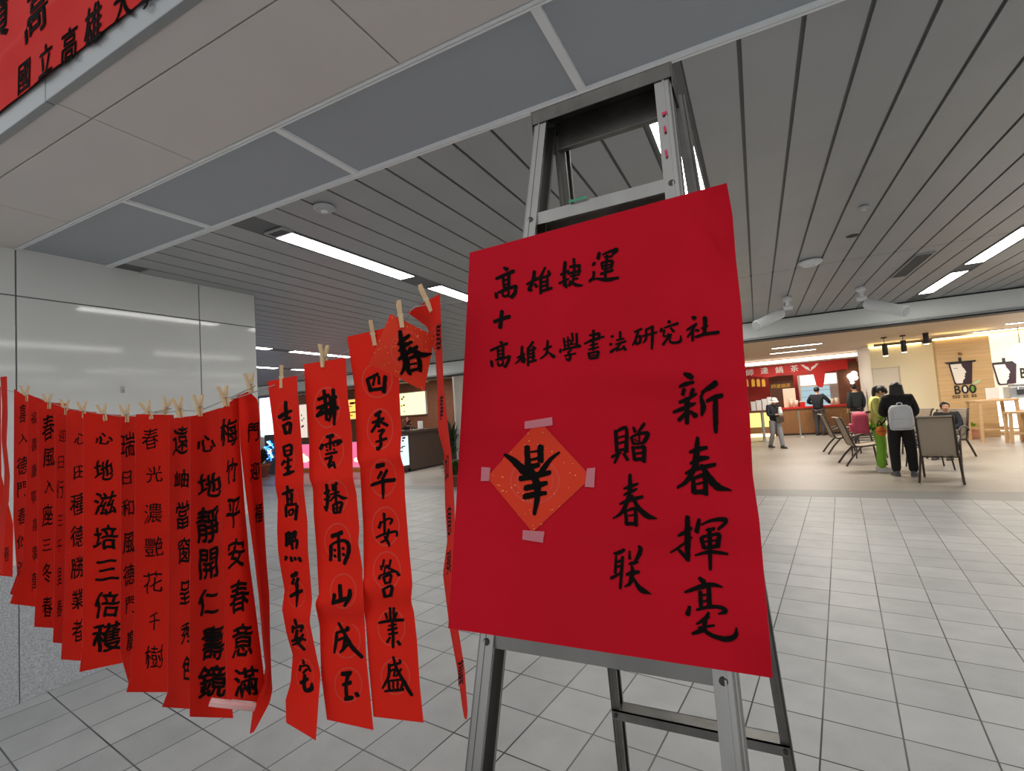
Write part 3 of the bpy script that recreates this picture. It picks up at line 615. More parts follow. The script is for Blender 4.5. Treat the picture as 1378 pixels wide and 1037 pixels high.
BAN['guang'] = banner('guang', [(183, 557), (182, 640), (180.7, 831), (176, 908), (170, 931)], [(234, 558), (231, 640), (229, 800), (227, 931)], 'red couplet with thin, finely brushed characters in the middle of the row', push=.015)
BAN['rui'] = banner('rui', [(163, 560), (163, 700), (162, 880), (174, 921)], [(206, 560), (206, 700), (204, 850), (205, 925)], 'red couplet squeezed between the finely brushed one and the boldest long one', push=-.0)
BAN['zipei'] = banner('zipei', [(112, 556), (112, 700), (111, 870), (107, 904)], [(166, 558), (165, 660), (164, 800), (167, 891)], 'longest-looking bold red couplet hanging free in front, fifth pin from the white wall seam', push=.02, wave=[(.6, .006, .03)])
BAN['tian'] = banner('tian', [(90, 552), (89, 700), (86, 830), (82, 887)], [(130, 554), (130, 700), (128, 830), (126, 890)], 'red couplet whose right half lies behind the longest-looking bold one')
BAN['ying'] = banner('ying', [(74, 547), (74, 700), (73, 830), (71, 864)], [(112, 552), (112, 700), (111, 830), (108, 868)], 'red couplet showing only a thin strip, fourth pin from the white wall seam', push=-.01)
BAN['feng'] = banner('feng', [(53, 540), (52, 640), (50, 760), (46, 843)], [(92, 543), (91, 700), (90, 830), (88, 846)], 'red couplet with a short top edge, third pin from the white wall seam', push=.005)
BAN['er'] = banner('er', [(38, 530), (36, 640), (30, 760), (13.4, 812)], [(70, 543), (69, 700), (68, 800), (64, 818)], 'faded-looking red couplet with a pale curled top corner near the wall seam', push=-.01)
BAN['ru'] = banner('ru', [(19, 523), (18.5, 640), (18, 700), (23, 772), (13.4, 799)], [(46, 541), (45, 640), (44, 740), (44, 808)], 'red couplet at the far end of the row, just right of the wall seam', push=.0)
BAN['curl'] = banner('curl', [(0.5, 507), (3, 545), (2, 590), (6, 630), (5, 670), (-2, 692), (-6, 760)], [(9.5, 506), (10.5, 560), (9, 597), (13.5, 640), (12, 675), (8, 692), (4, 772)], 'red couplet seen almost edge-on at the left border of the photo', push=.02)
BAN['last'] = banner('last', [(-20, 520), (-18, 690), (-20, 772)], [(1, 520), (2, 640), (18, 705), (17, 776)], 'leftmost red couplet, only its lower corner in view under the edge-on one', push=-.05)

P1 = (350, 530, 4.936); P2 = (360, 730, 4.507); C3 = (470, 420, 5.185); C4 = (460, 610, 6.1); C5 = (460, 770, 4.938); Q = (340, 380, 3.24)
for fr, s in [
 (C3, '125 465 22 150 550 26;130 465 18 200 430 20;250 445 24 240 560 26;175 455 16 165 510 16;205 445 16 207 500 18;150 542 22 235 532 22'),
 (C3, '220 690 20 180 720 22;160 770 16 240 740 20;205 710 20 205 800 18;205 760 18 155 835 18;215 760 16 265 790 22;200 830 14 240 820 18 215 860 16;215 860 20 220 920 20 200 955 20 190 940 10;185 905 14 260 880 18'),
 (C4, '285 105 36 345 90 32;325 150 24 295 205 20;370 135 22 340 195 22;240 262 22 330 230 28 435 215 30;335 200 26 338 300 24 338 370 14'),
 (C4, '345 490 20 350 560 20;320 560 20 305 610 24;320 570 16 380 535 16 410 545 20 395 580 16;350 560 18 350 660 18;280 690 16 350 660 20 445 640 20 450 680 14;385 620 18 365 700 20 320 730 14;350 680 16 380 730 22 390 765 10')]:
    BAN['siji'].write(parse(s, *fr))
BAN['siji'].write(parse('345 870 16 335 930 16;320 920 14 325 955 16;370 915 14 375 940 14;400 870 16 385 950 16;360 920 14 345 985 14;385 940 14 430 960 16;310 1005 20 305 1030 18;315 1000 14 430 965 20 470 1000 24', *C4)
  + parse('275 30 16 290 75 16;280 30 14 325 15 18 320 60 16;290 72 14 325 64 14;275 110 18 285 165 20;278 110 14 330 90 18 325 155 20;285 162 16 325 152 16', *C5))
for s in ['320 235 16 322 310 16;345 235 16 345 310 14;290 270 14 300 305 14;365 265 14 352 305 12;245 335 14 320 320 20 410 315 18;310 355 12 360 345 14;305 382 14 365 370 16;310 410 14 370 400 14;335 330 16 340 420 18 340 500 16;320 430 14 300 465 16;370 455 16 385 480 20',
          '310 620 14 390 600 16;315 610 18 310 690 18 270 770 12;325 655 12 350 645 14 345 690 14;340 560 14 365 640 18 420 740 22 465 815 20;380 580 12 392 592 14;395 640 14 360 690 12;310 720 16 315 775 16;315 720 12 400 715 14 395 770 16;340 725 12 342 770 12;370 720 12 370 770 12;285 788 14 410 778 18']:
    BAN['siji'].write(parse(s, *C5))
G = BAN['geng']
G.write(parse('285 510 14 332 490 14;280 548 12 337 525 14;278 582 14 345 550 13;310 470 14 318 530 14 322 600 12;308 545 12 285 575 12;325 560 12 340 580 12;335 512 12 365 497 12;330 562 12 372 545 16;336 495 12 343 560 12 332 605 8;350 465 14 356 540 16 355 620 10', *Q))
G.write(parse('440 285 20 485 275 26;415 335 20 400 365 22;420 340 12 470 325 16 535 310 22 510 340 14;465 285 16 465 370 14;440 345 12 445 355 12;440 368 10 450 378 12;485 335 12 495 345 12;485 365 10 495 370 12;435 400 14 510 385 16;430 430 16 470 420 16;475 410 18 455 480 20;455 485 18 485 468 12;485 450 16 497 490 16', *P1))
G.write(parse('425 660 16 460 640 18;440 600 18 448 690 20 440 775 16;425 702 10 465 682 12;440 775 14 425 745 10;510 590 18 480 620 16;480 600 12 485 640 16;500 610 16 505 720 16;465 668 12 525 650 14;500 670 14 465 710 12;515 670 14 550 690 20 578 690 8;485 735 16 490 790 16;485 735 14 540 720 18 530 785 18;488 762 10 530 752 10;510 730 12 510 780 12;490 790 14 530 784 14', *P1))
G.write(parse('388 -38 22 452 -62 24;385 15 20 382 108 18;390 10 14 440 -12 16 485 0 22 490 60 22 465 128 20;430 -45 16 435 110 18;405 40 14 410 50 14;405 75 14 412 87 14;455 30 14 462 40 14;457 65 14 464 78 14', *P2))
for s in ['438 255 20 445 355 24;405 310 18 400 360 22;392 367 20 450 347 24 490 335 20;500 285 20 495 330 24 465 385 14',
          '420 545 16 415 600 18 405 668 12;420 545 14 490 525 20;425 592 14 465 580 16 460 640 18 440 665 12;430 485 14 460 540 18 510 630 24 575 695 18;500 590 14 480 625 14 455 650 12;480 510 16 492 522 18',
          '450 795 24 505 790 26;455 862 18 505 847 22;470 945 26 515 940 24;490 795 22 475 860 18 480 940 20;535 910 18 548 930 22']:
    G.write(parse(s, *P2))
J = BAN['jixing']
for fr, s in [
 (P1, '170 50 20 172 150 26;125 155 24 165 130 24 210 110 14;150 172 16 200 157 18;155 205 20 170 265 22;160 205 16 200 195 22 195 260 20;170 262 18 195 252 18'),
 (P1, '155 350 16 165 410 18;155 350 14 205 340 18 205 400 18;160 380 10 200 372 10;165 412 16 205 400 16;160 440 14 145 470 16;160 455 12 210 435 14;185 420 16 185 530 18;165 492 14 205 480 14;155 537 16 190 525 22 225 512 14'),
 (P1, '180 610 16 185 640 20;148 665 16 190 650 24 220 635 14;180 670 16 185 735 18;210 660 20 208 730 16;185 700 12 210 692 12;170 740 16 240 730 18;170 750 18 175 815 16;245 740 20 235 835 18;190 775 12 195 805 12;190 775 12 220 765 14 215 800 12;195 806 10 215 800 10'),
 (P2, '165 190 28 178 188 28;145 202 24 175 192 24;160 218 16 150 250 18;185 215 18 172 258 18;138 325 18 175 305 22 210 290 18;178 250 20 180 320 18 175 390 8'),
 (P2, '165 465 16 175 500 18;155 505 18 152 545 14;160 520 12 210 505 18 200 540 14;180 530 18 175 590 18 225 650 16;215 555 16 190 600 18 150 620 10;148 597 16 190 580 18 232 590 12'),
 (P2, '215 710 12 220 735 14;200 745 12 195 775 14;200 750 10 240 745 12 260 780 12;240 765 14 215 790 14;200 850 20 245 825 18;225 800 18 222 870 20 235 895 22 265 885 26 268 850 10')]: J.write(parse(s, *fr))
J.write(parse('115 85 20 108 105 14;140 85 14 148 112 18;165 88 14 170 105 16;190 90 18 200 112 20', *P2)+parse('175 925 20 175 1010 18;175 930 12 195 920 16 198 1000 18;180 965 12 195 960 12;205 930 16 235 915 18 230 960 14;220 930 14 205 990 14;210 985 16 215 1030 16;210 985 14 245 970 18 240 1025 16', *P1))
def column(key, chars, bold=.014, tilt=0):
    for c, x, y, ww, hh in chars: BAN[key].print(c, x, y, ww, hh, bold=bold, tilt=tilt)
column('xin', [('心', 277.7, 596, 24, 22), ('地', 282, 652, 31, 32), ('靜', 280, 705.5, 29, 46), ('開', 281, 758, 24, 40), ('仁', 280.6, 810, 27, 34), ('壽', 286.6, 864.5, 29, 45), ('鏡', 285.4, 916, 36, 42)], .02)
column('mei', [('梅', 308, 581, 22, 36), ('竹', 311.7, 633, 15, 32), ('平', 314.4, 689.5, 18, 38), ('安', 318, 743.6, 22, 38), ('春', 321.6, 801.8, 25, 42), ('意', 326.4, 861, 27, 43), ('滿', 331, 917, 32, 38)], .018)
column('men', [('門', 341, 581, 14, 24), ('迎', 343, 633, 12, 24), ('福', 348, 690, 10, 26)], .016)
column('yuan', [('遠', 243, 592, 20, 37), ('岫', 244.4, 644, 18, 24), ('當', 246, 692.7, 17, 36), ('窗', 248, 740, 16, 34), ('呈', 249, 797, 14, 30), ('秀', 251, 851, 15, 27), ('色', 253, 898, 14, 32)], .014)
column('guang', [('春', 202.6, 590, 22, 28), ('光', 207.6, 638, 22, 22), ('濃', 206, 690, 24, 27), ('艷', 207.6, 735.6, 25, 26), ('花', 206, 783, 26, 28), ('千', 207.6, 836, 14, 24), ('樹', 207.6, 883.5, 25, 31)], -.004)
column('rui', [('瑞', 172, 598, 18, 32), ('日', 171, 643, 12, 18), ('和', 172, 683, 17, 22), ('風', 173.5, 730.6, 16, 28), ('德', 174, 773, 16, 28), ('門', 176, 813, 13, 22), ('慶', 177, 861, 13, 26)], .006)
column('zipei', [('心', 139.7, 590, 23, 15), ('地', 139.7, 632, 25, 27), ('滋', 141.7, 677, 29, 30), ('培', 141.7, 723, 31, 32), ('三', 143.7, 766.6, 30, 26), ('倍', 143.7, 812.8, 33, 34), ('穫', 144.5, 856.5, 38, 38)], .016)
column('tian', [('心', 108.5, 590, 17, 15), ('田', 107, 635, 15, 17), ('種', 105, 678, 20, 28), ('德', 105, 721, 19, 28), ('勝', 105, 763, 19, 28), ('業', 105, 806, 17, 26), ('者', 104.5, 848, 14, 30)], .006)
column('ying', [('迎', 84, 586, 10, 17), ('日', 82, 622, 8, 17), ('行', 81, 658, 10, 24), ('三', 81, 700, 7, 14), ('千', 80, 735, 7, 20), ('里', 80, 775, 6, 22), ('春', 80, 818, 7, 24)], -.004)
column('feng', [('春', 65, 575, 16, 34), ('風', 66, 615.6, 16, 25), ('入', 66, 654, 13, 18), ('座', 64, 692.6, 14, 28), ('三', 63, 733, 12, 15), ('冬', 63.5, 770, 12, 26), ('春', 64, 816, 13, 28)], .006)
column('er', [('福', 45.5, 562, 7, 16), ('壽', 46, 598, 7, 18), ('康', 46, 633, 7, 18), ('寧', 45.5, 668, 7, 18), ('喜', 47, 706, 7, 16), ('事', 47, 744, 8, 20), ('萬', 48, 782, 11, 24)], -.002)
column('ru', [('喜', 30.5, 556, 9, 24), ('入', 31.5, 590, 13, 13), ('德', 30, 626, 14, 24), ('門', 30, 658, 13, 20), ('春', 30, 694, 12, 22), ('似', 30, 729, 14, 18), ('海', 30, 765, 12, 20)], .006)
column('edge', [('事', 590, 455, 7, 42), ('事', 594, 548, 5, 34), ('如', 601, 628, 5, 36), ('意', 604.5, 700, 6, 40), ('興', 604, 757, 6, 32), ('萬', 620, 905, 7, 34)], .01)
column('last', [('春', 9, 745, 7, 20)], 0)
# pale rolled end of the plum-and-bamboo couplet
b = MB(); s = BAN['mei']; r_ = .0105
e0, e1 = on_plane(283, 944, s.p0+s.n*.035, s.n), on_plane(343, 951, s.p0+s.n*.035, s.n)
ax = (e1-e0)/np.linalg.norm(e1-e0); aa = s.n-ax*(s.n@ax); aa /= np.linalg.norm(aa); bb = np.cross(ax, aa)
turn = []
for k in range(34):
    a = 2*PI*k/14; rr = r_*(1-.012*k); turn.append((rr*math.cos(a), rr*math.sin(a)))
vs = [e+aa*c_+bb*s_ for e in (e0, e1) for c_, s_ in turn]; n_ = len(turn)
b.add(vs, [(i, i+1, n_+i+1, n_+i) for i in range(n_-1)], 0, True)
o = b.build('rolled_end', M_BACK, s.ob, s.org); o['label'] = 'pale rolled-up lower end showing the back of the paper'
so = o.modifiers.new('thick', 'SOLIDIFY'); so.thickness = .0006

# orange-red square with the upright character
dq = [(524, 422), (600, 440), (497, 489), (570, 525)]
cpt = on_y(541, 440, SY); dv = cpt-EYE; dv[2] = 0; nn = -dv/np.linalg.norm(dv); nn = nn+np.array([.25, -.15, .0]); nn /= np.linalg.norm(nn)
fl = [(lambda a, c: (524+76*a-27*c-3*a*c, 422+18*a+67*c+18*a*c, rf.uniform(.5, 1.3), rf.uniform(.4, .9)))(rf.random(), rf.random()) for _ in range(55)]
dg = Sheet([(525, 422), (497, 489)], [(585, 452), (571, 526)], cpt+nn*.045, nn, lambda u, v: .006*math.sin(3*u+2*v), 14, 14)
dg.build('diamond_paper', M_DIAM, M_BACK, 'orange-red square paper with an upright brush character, pinned by one corner beside the ladder', 'paper', rings=[(547, 470, 22, 25)], flecks=fl)
dg.write(parse('355 130 22 365 210 32 380 290 40;340 225 14 380 190 26 420 160 18;345 270 14 390 230 28 440 205 16;345 330 20 410 280 30 475 240 22;420 250 26 500 295 34 575 290 12;390 300 34 390 370 30 360 435 12;410 320 22 410 400 26 428 435 18;420 320 20 470 305 26 490 340 28 495 410 26;425 365 12 470 355 14;430 407 20 490 392 20', *C3), .0022)

# clothespins
def pin(top, bot, sheet, label, front=False, spread=.010):
    n = sheet.n; p0 = sheet.pt(*bot, .0); t0 = on_plane(*top, p0, n)
    ax = t0-p0; Lh = np.linalg.norm(ax); ax /= Lh; Lh = min(max(Lh, .056), .07)
    th = np.array([0., -1., 0]) if not front else n.copy(); th = th-ax*(th@ax); th /= np.linalg.norm(th); wd = np.cross(ax, th)
    t = thing('clothespin', label, 'clothespin', p0, 'wooden clothespins on the string')
    for sg in (-1, 1):
        b = MB(); prof = [(0.0, .0012, .0055), (.30, .0012, .0075), (.42, .0022, .008), (.50, .001, .0075), (.62, .003, .009), (1.0, spread, spread+.005)]
        vs = []
        for q, i, o_ in prof:
            for ww in (-.0045, .0045): vs += [p0+ax*(q*Lh)+th*(sg*i)+wd*ww, p0+ax*(q*Lh)+th*(sg*o_)+wd*ww]
        fs = [(0, 1, 3, 2), tuple(len(vs)-4+k for k in (0, 2, 3, 1))]
        for k in range(len(prof)-1):
            a = 4*k
            fs += [(a, a+2, a+6, a+4), (a+1, a+5, a+7, a+3), (a, a+4, a+5, a+1), (a+2, a+3, a+7, a+6)]
        b.add(vs, fs); b.build('jaw', M_WOOD, t)
    b = MB(); c = p0+ax*Lh*.48
    b.tube([c-wd*.006, c+wd*.006], .0032, 10); b.tube([c+wd*.0052+th*.0095-ax*.004, c+wd*.0052, c+wd*.0052-th*.0095-ax*.004], .0009, 6); b.tube([c-wd*.0052+th*.0095-ax*.004, c-wd*.0052, c-wd*.0052-th*.0095-ax*.004], .0009, 6)
    b.build('spring', M_STEEL, t); return p0+ax*Lh*.35
PINS = [((565, 385), (581, 419), 'edge', 'clothespin nearest the ladder, tilted on the edge-on couplet'), ((536, 406), (541, 441), None, 'clothespin holding the corner of the orange-red square'),
 ((498.5, 432), (504.5, 465), 'siji', 'clothespin on the wide couplet left of the orange-red square'), ((435.7, 468), (435.7, 494), 'geng', 'clothespin with its spring eyes facing front on the third couplet from the ladder'),
 ((378.6, 492), (378.6, 522), 'jixing', 'clothespin on the narrow twisting couplet'), ((335, 505), (338, 528), 'men', 'clothespin at the ladder end of the crowded row'),
 ((299, 519), (305, 547), 'mei', 'clothespin on the couplet with the rolled end'), ((266.5, 531), (268.5, 560), 'xin', 'clothespin on the bold couplet left of the rolled one'),
 ((238, 535), (243, 562), 'yuan', 'right one of the two close clothespins left of the bold couplet'), ((226, 537), (221, 558), 'guang', 'clothespin leaning left at the right end of the finely brushed couplet'),
 ((194, 540), (203, 564), 'guang', 'clothespin leaning right over the finely brushed couplet'), ((167, 544), (170, 568), 'rui', 'clothespin above the couplet squeezed beside the finely brushed one'),
 ((136, 544), (141, 566), 'zipei', 'clothespin on the longest-looking bold couplet'), ((110, 540), (112, 562), 'tian', 'clothespin between the bold couplet and the thin red strip'),
 ((87, 537), (88, 558), 'ying', 'clothespin over the thin red strip'), ((64, 534), (65, 550), 'feng', 'clothespin on the couplet with the short top edge'), ((33, 519), (35, 540), 'ru', 'clothespin at the far end beside the wall seam')]
line = []
for tp, bt, k, lb in PINS: line.append(pin(tp, bt, BAN[k] if k else dg, lb, k in (None, 'siji', 'jixing', 'edge')))
line = [p+np.array([0, .016, .0]) for p in sorted(line, key=lambda p: -p[0])]
rail = np.array([blx(1.78)+.004, by(1.78)-.001, 1.78])
hookp = np.array(wallpt(1.02, .03, 1.93))
pts = [rail]+line+[hookp]
pts = catmull(pts, 4)
b = MB(); b.tube(pts, .0013, 6); tag(b.build('clothesline', M_STRING, None, pts[len(pts)//2]), 'thin grey string strung from the ladder towards the white wall, carrying the red couplets', 'string')
# little adhesive hook on the enamel wall
M_CLEAR = mat('clear_plastic', (190, 190, 186), .2, alpha=.75)
hp = on_plane(165, 525, wallpt(1.25, 0, 1), (math.cos(wa), -math.sin(wa), 0))
t = thing('wall_hook', 'small translucent adhesive hook stuck on the white wall above the row of couplets', 'hook', hp)
sh = (hp[1]-1.25)/math.cos(wa)+1.25
b = MB(); wbox(b, sh-.012, sh+.012, hp[2]-.018, hp[2]+.028, .001, .004); b.build('backplate', M_CLEAR, t, bevel=.001)
b = MB(); b.tube([wallpt(sh, .004, hp[2]+.005), wallpt(sh, .012, hp[2]-.006), wallpt(sh, .016, hp[2]-.014), wallpt(sh, .022, hp[2]-.012), wallpt(sh, .024, hp[2]-.003)], .0025, 8); b.build('hook', M_CLEAR, t)

# ------------------------------------------------------------------ big red cloth on the upstand, top left
def cy_(x, z): return .794-.0015*math.sin(17*x)-.0015*math.sin(7*x+6*z)-.007*max(0, (z-2.93-.10*(x+2.4))/.10)*(1 if z-2.93-.10*(x+2.4) < .10 else 0)-.002
mb = MB(); G_ = []; nx, nz = 60, 40; x0, x1, z0, z1 = -3.15, -1.15, 2.812, 3.50
for sd in (0, 1):
    for j in range(nz+1):
        for i in range(nx+1):
            x = x0+(x1-x0)*i/nx; z = z0+(z1-z0)*j/nz
            y = cy_(x, z)
            G_.append((x, y-.001*(1-sd), z))
W_ = nx+1; O_ = W_*(nz+1)
mb.add(G_[:O_], [(j*W_+i, j*W_+i+1, (j+1)*W_+i+1, (j+1)*W_+i) for j in range(nz) for i in range(nx)], 0, True)
mb.add(G_[O_:], [(j*W_+i, (j+1)*W_+i, (j+1)*W_+i+1, j*W_+i+1) for j in range(nz) for i in range(nx)], 0, True)
M_CLOTH = mat('red_cloth', (196, 34, 28), .7, var=.05, scale=4, spec=.12)
cloth = mb.build('hanging_banner', M_CLOTH, None, ((x0+x1)/2, .78, z1), recalc=False)
tag(cloth, 'big red banner stretched along the ceiling step in the top left corner', 'banner')
def cloth_char(c, x, y, ww, hh, bold=.01):
    ctr = on_y(x, y, .789); g = glyph(c, 0.0)
    if g is None: return
    V, Fs = g; b = MB()
    for ox, oy in ((0, 0), (bold, bold*.5), (-bold, -bold*.4)): b.add([(ctr[0]+(vx+ox)*ww+.10*vy*ww, cy_(ctr[0]+vx*ww, ctr[2]+vy*hh)-.003, ctr[2]+(vy+oy)*hh) for vx, vy in V], Fs); b.build('brush_character', M_INK, cloth, cloth['_o'], recalc=False)
for c, x, y, ww, hh in (('國', 32, 103, .095, .11), ('立', 62, 80, .10, .11), ('高', 92, 60, .10, .12), ('雄', 124, 32, .11, .13), ('大', 164, 3, .10, .11), ('學', 198, -16, .10, .11), ('高', 50, 12, .17, .20), ('賀', 0, 22, .17, .20)): cloth_char(c, x, y, ww, hh, .03)

# ------------------------------------------------------------------ food court walls
M_CREAM = mat('cream_wall', (238, 230, 202), .6)
M_OFFW = mat('off_white_wall', (232, 226, 214), .6)
M_REDWALL = mat('dark_red_wall', (150, 26, 20), .6)
M_REDSIGN = mat('red_sign_board', (204, 26, 20), .55)
M_WARM = emitter('warm_cove_light', (255, 226, 160), 5.0)
M_WARMW = emitter('warm_white_light', (255, 244, 222), 4.0)
M_BROWN = mat('brown_panel', (104, 60, 36), .55, var=.1, scale=4)
M_SLATW = mat('counter_timber', (150, 104, 62), .55, var=.18, scale=9, stretch=(9, 9, .5))
def sbox(name, boxes, m, bevel=0):
    b = MB()
    for a, c in boxes: b.box(a, c)
    return struct(b.build(name, m, bevel=bevel))
sbox('wall_back', [((XL, 26, 0), (XR, 26.2, ZF))], M_CREAM)
sbox('wall_back_left', [((XL-.2, 9.05, 0), (XL, 26, ZF))], M_OFFW)
sbox('wall_back_right', [((XR, 9.05, 0), (XR+.2, 26, ZF))], M_OFFW)
sbox('wall_red_shop', [((-5, 24.0, 0), (3.7, 24.1, 2.9))], M_REDWALL)
sbox('wall_pillar', [((3.34, 19.36, 0), (3.50, 21.3, ZF))], M_OFFW)
sbox('wall_pale_yellow', [((3.34, 19.2, 0), (4.95, 19.35, 2.84))], M_CREAM)
sbox('wall_timber', [((4.66, 17.95, 0), (5.84, 18.15, 2.80))], mat('light_timber_boards', (208, 174, 126), .55, var=.12, scale=2.5, stretch=(.5, .5, 12)))
sbox('wall_white_shop', [((5.6, 19.6, 0), (10.5, 19.75, 2.84))], M_OFFW)
sbox('wall_brick', [((-19.0, 15.2, 0), (-8.0, 15.35, ZF))], mat('brown_brick_wall', (138, 88, 62), .75, var=.15, scale=14))
# door in the pale yellow wall
d = thing('door_1', '', '', (3.7, 19.17, 0)); del d['label']; del d['category']; d['kind'] = 'structure'
b = MB(); b.box((3.36, 19.165, 0), (4.03, 19.195, 2.16)); b.build('door_leaf', M_OFFW, d, bevel=.004)
b = MB(); b.box((3.345, 19.15, 0), (3.36, 19.198, 2.19)); b.box((4.03, 19.15, 0), (4.06, 19.198, 2.19)); b.box((3.345, 19.15, 2.16), (4.06, 19.198, 2.19)); b.build('door_frame', mat('pale_frame', (206, 202, 190), .5), d)
b = MB(); b.tube([(3.97, 19.16, 1.0), (3.97, 19.11, 1.0), (3.88, 19.11, 1.0)], .011); b.build('door_handle', M_STEEL, d)
# coves: real light strips under the ceiling edge
def cove(label, boxes, m, shelf=None):
    c = [(boxes[0][0][i]+boxes[-1][1][i])/2 for i in range(3)]
    t = thing('cove_light', label, 'light', c, 'warm cove lights over the shops')
    for a, e in boxes: b = MB(); b.box(a, e); b.build('glowing_strip', m, t)
    if shelf: b = MB(); b.box(*shelf); b.build('cove_shelf', M_OFFW, t)
cove('warm white glowing band over the red shop sign', [((-5, 21.98, 2.80), (3.6, 22.02, 2.93))], M_WARMW, ((-5, 21.7, 2.755), (3.6, 22.3, 2.795)))
cove('thin warm glowing line on top of the pale yellow wall', [((3.36, 19.14, 2.845), (4.66, 19.30, 2.875))], M_WARM)
cove('warm glowing line on top of the light timber wall', [((4.66, 17.90, 2.805), (5.84, 18.10, 2.845))], M_WARM)
cove('wide warm glowing band over the white drink shop', [((5.85, 19.4, 2.845), (10.5, 19.55, 2.95))], M_WARM)
# recessed strip lights and hanging spots of the food court
M_TUBE2 = emitter('food_court_strip', (255, 250, 236), 9.0)
def strip(pl, pr, label, wd=.10):
    a, c = on_z(*pl, ZF), on_z(*pr, ZF); cy = (a[1]+c[1])/2
    t = thing('ceiling_light', label, 'light', ((a[0]+c[0])/2, cy, ZF), 'recessed strips in the food court ceiling')
    b = MB(); b.box((a[0], cy-wd, ZF-.012), (c[0], cy+wd, ZF-.001)); b.build('diffuser', M_TUBE2, t)
    b = MB(); b.box((a[0]-.03, cy-wd-.03, ZF-.016), (c[0]+.03, cy-wd, ZF-.001)); b.box((a[0]-.03, cy+wd, ZF-.016), (c[0]+.03, cy+wd+.03, ZF-.001)); b.build('housing', M_HOUS, t)
strip((1039, 468.5), (1106, 461.5), 'upper of two pale strip lights above the red shop'); strip((1037, 475), (1097, 470), 'lower of two pale strip lights above the red shop')
strip((1312, 447), (1400, 438), 'strip light over the white drink shop, the lower one at right', .12); strip((1354, 436), (1440, 426), 'upper strip light cut by the right border of the photo', .12)
for k, (x, y) in enumerate(((474, 525), (500, 521), (545, 517), (606, 519), (577, 513), (430, 531))):
    p = on_z(x, y, ZF-.0); t = thing('downlight', ['downlight nearest the left end above the dark kiosk', 'second downlight above the orange menu board', 'downlight above the white menu board', 'downlight over the right end of the dark kiosk', 'small downlight in front of the kiosk wall', 'downlight above the pink glowing counter'][k], 'light', p, 'round downlights over the kiosk')
    b = MB(); b.lathe([(0, -.004), (.14, -.004)], p); b.build('lamp', M_WARMW, t); b = MB(); b.lathe([(.14, -.001), (.14, -.012), (.18, -.012), (.18, -.001)], p); b.build('rim', M_WHITE, t)
M_SPOT = emitter('spot_lamp', (255, 236, 190), 8.0)
for (x, yt, yb, lb) in ((1192, 457, 479, 'leftmost of three dark cylinder pendants before the yellow wall'), (1217, 448, 474, 'middle dark cylinder pendant before the yellow wall'), (1247, 444, 463, 'dark cylinder pendant nearest the timber wall')):
    p = on_y(x, yb, 17.2); k = 17.2/F
    t = thing('pendant_light', lb, 'light', (p[0], p[1], ZF), 'cylinder pendants of the food court')
    z0 = p[2]; b = MB(); b.lathe([(0, .34), (.06, .34), (.065, .33), (.065, .01), (.055, .01)], (p[0], p[1], z0)); b.build('shade', M_BLACK, t)
    b = MB(); b.lathe([(0, .0), (.058, .0), (.064, .03), (.05, .05)], (p[0], p[1], z0)); b.build('lamp', M_SPOT, t)
    b = MB(); b.tube([(p[0], p[1], z0+.33), (p[0], p[1], ZF)], .008); b.build('cord', M_BLACK, t); b = MB(); b.lathe([(0, -.03), (.07, -.03), (.07, 0)], (p[0], p[1], ZF)); b.build('canopy', M_BLACK, t)
# white cylinder spots on the slatted ceiling, in front of the beam
def tube_spot(base, a, e, label):
    p = on_z(*base, ZC); q = p+np.array([0, 0, -.16]); A = on_y(*a, p[1]); E_ = on_y(*e, p[1]-.25)
    t = thing('spotlight', label, 'light', p, 'white tube spotlights on the slatted ceiling')
    b = MB(); b.lathe([(0, 0), (.05, 0), (.05, -.045), (.035, -.06), (0, -.06)], p); b.build('base', M_WHITE, t)
    b = MB(); b.tube([p+np.array([0, 0, -.06]), q], .022); b.tube([q+np.array([-.05, 0, .02]), q+np.array([.05, 0, .02])], .03); b.build('bracket', M_WHITE, t)
    ax = (E_-A)/np.linalg.norm(E_-A)
    b = MB(); b.tube([A, A+ax*.02, E_-ax*.05, E_], [.05, .062, .062, .066], 18); b.build('barrel', M_WHITE, t)
    b = MB(); b.tube([E_+ax*.001, E_+ax*.006], .056, 18); b.build('lens', M_GREYP, t)
tube_spot((1059, 399), (1052, 421), (1018, 438), 'white tube spotlight pointing left, close to the crimson notice'); tube_spot((1158, 386), (1165, 408), (1219, 419), 'white tube spotlight pointing right, left of the bright ceiling strips')

# ------------------------------------------------------------------ red tea shop
t = thing('shop_counter', 'timber-fronted counter with a red edge below the red shop sign', 'counter', (1.8, 21.6, 0))
b = MB(); b.box((.55, 21.5, .06), (3.6, 22.0, 1.0)); 
for k in range(50): b.box((.56+k*.061, 21.485, .08), (.60+k*.061, 21.5, .96))
b.build('body', M_SLATW, t); b = MB(); b.box((.5, 21.44, 1.0), (3.6, 22.05, 1.06)); b.build('top', M_REDSIGN, t); b = MB(); b.box((.57, 21.52, 0), (3.6, 21.95, .06)); b.build('plinth', M_DARK, t)
t = thing('display_case', 'low lit glass display with a yellow glow left of the timber counter', 'display case', (-.6, 21.7, 0))
b = MB(); b.box((-3, 21.5, 0), (.5, 22.1, .34)); b.build('base', M_SLATW, t); b = MB(); b.box((-3, 21.52, .36), (.5, 21.58, .92)); b.build('lit_panel', emitter('yellow_glow', (255, 226, 130), 1.3), t); b = MB(); b.box((-3, 21.46, .94), (.5, 22.1, 1.0)); b.build('top', M_BROWN, t)
b = MB(); b.box((-3, 21.49, .0), (.5, 21.5, .10)); b.build('glow_strip', M_WARM, t)
sign = thing('shop_sign', 'red shop sign with white characters and a dripping lower edge', 'sign', (0, 22.05, 2.5))
b = MB(); poly = [(-5, 2.74), (3.12, 2.74), (3.12, 2.30)]
xs = np.linspace(3.0, -5, 120)
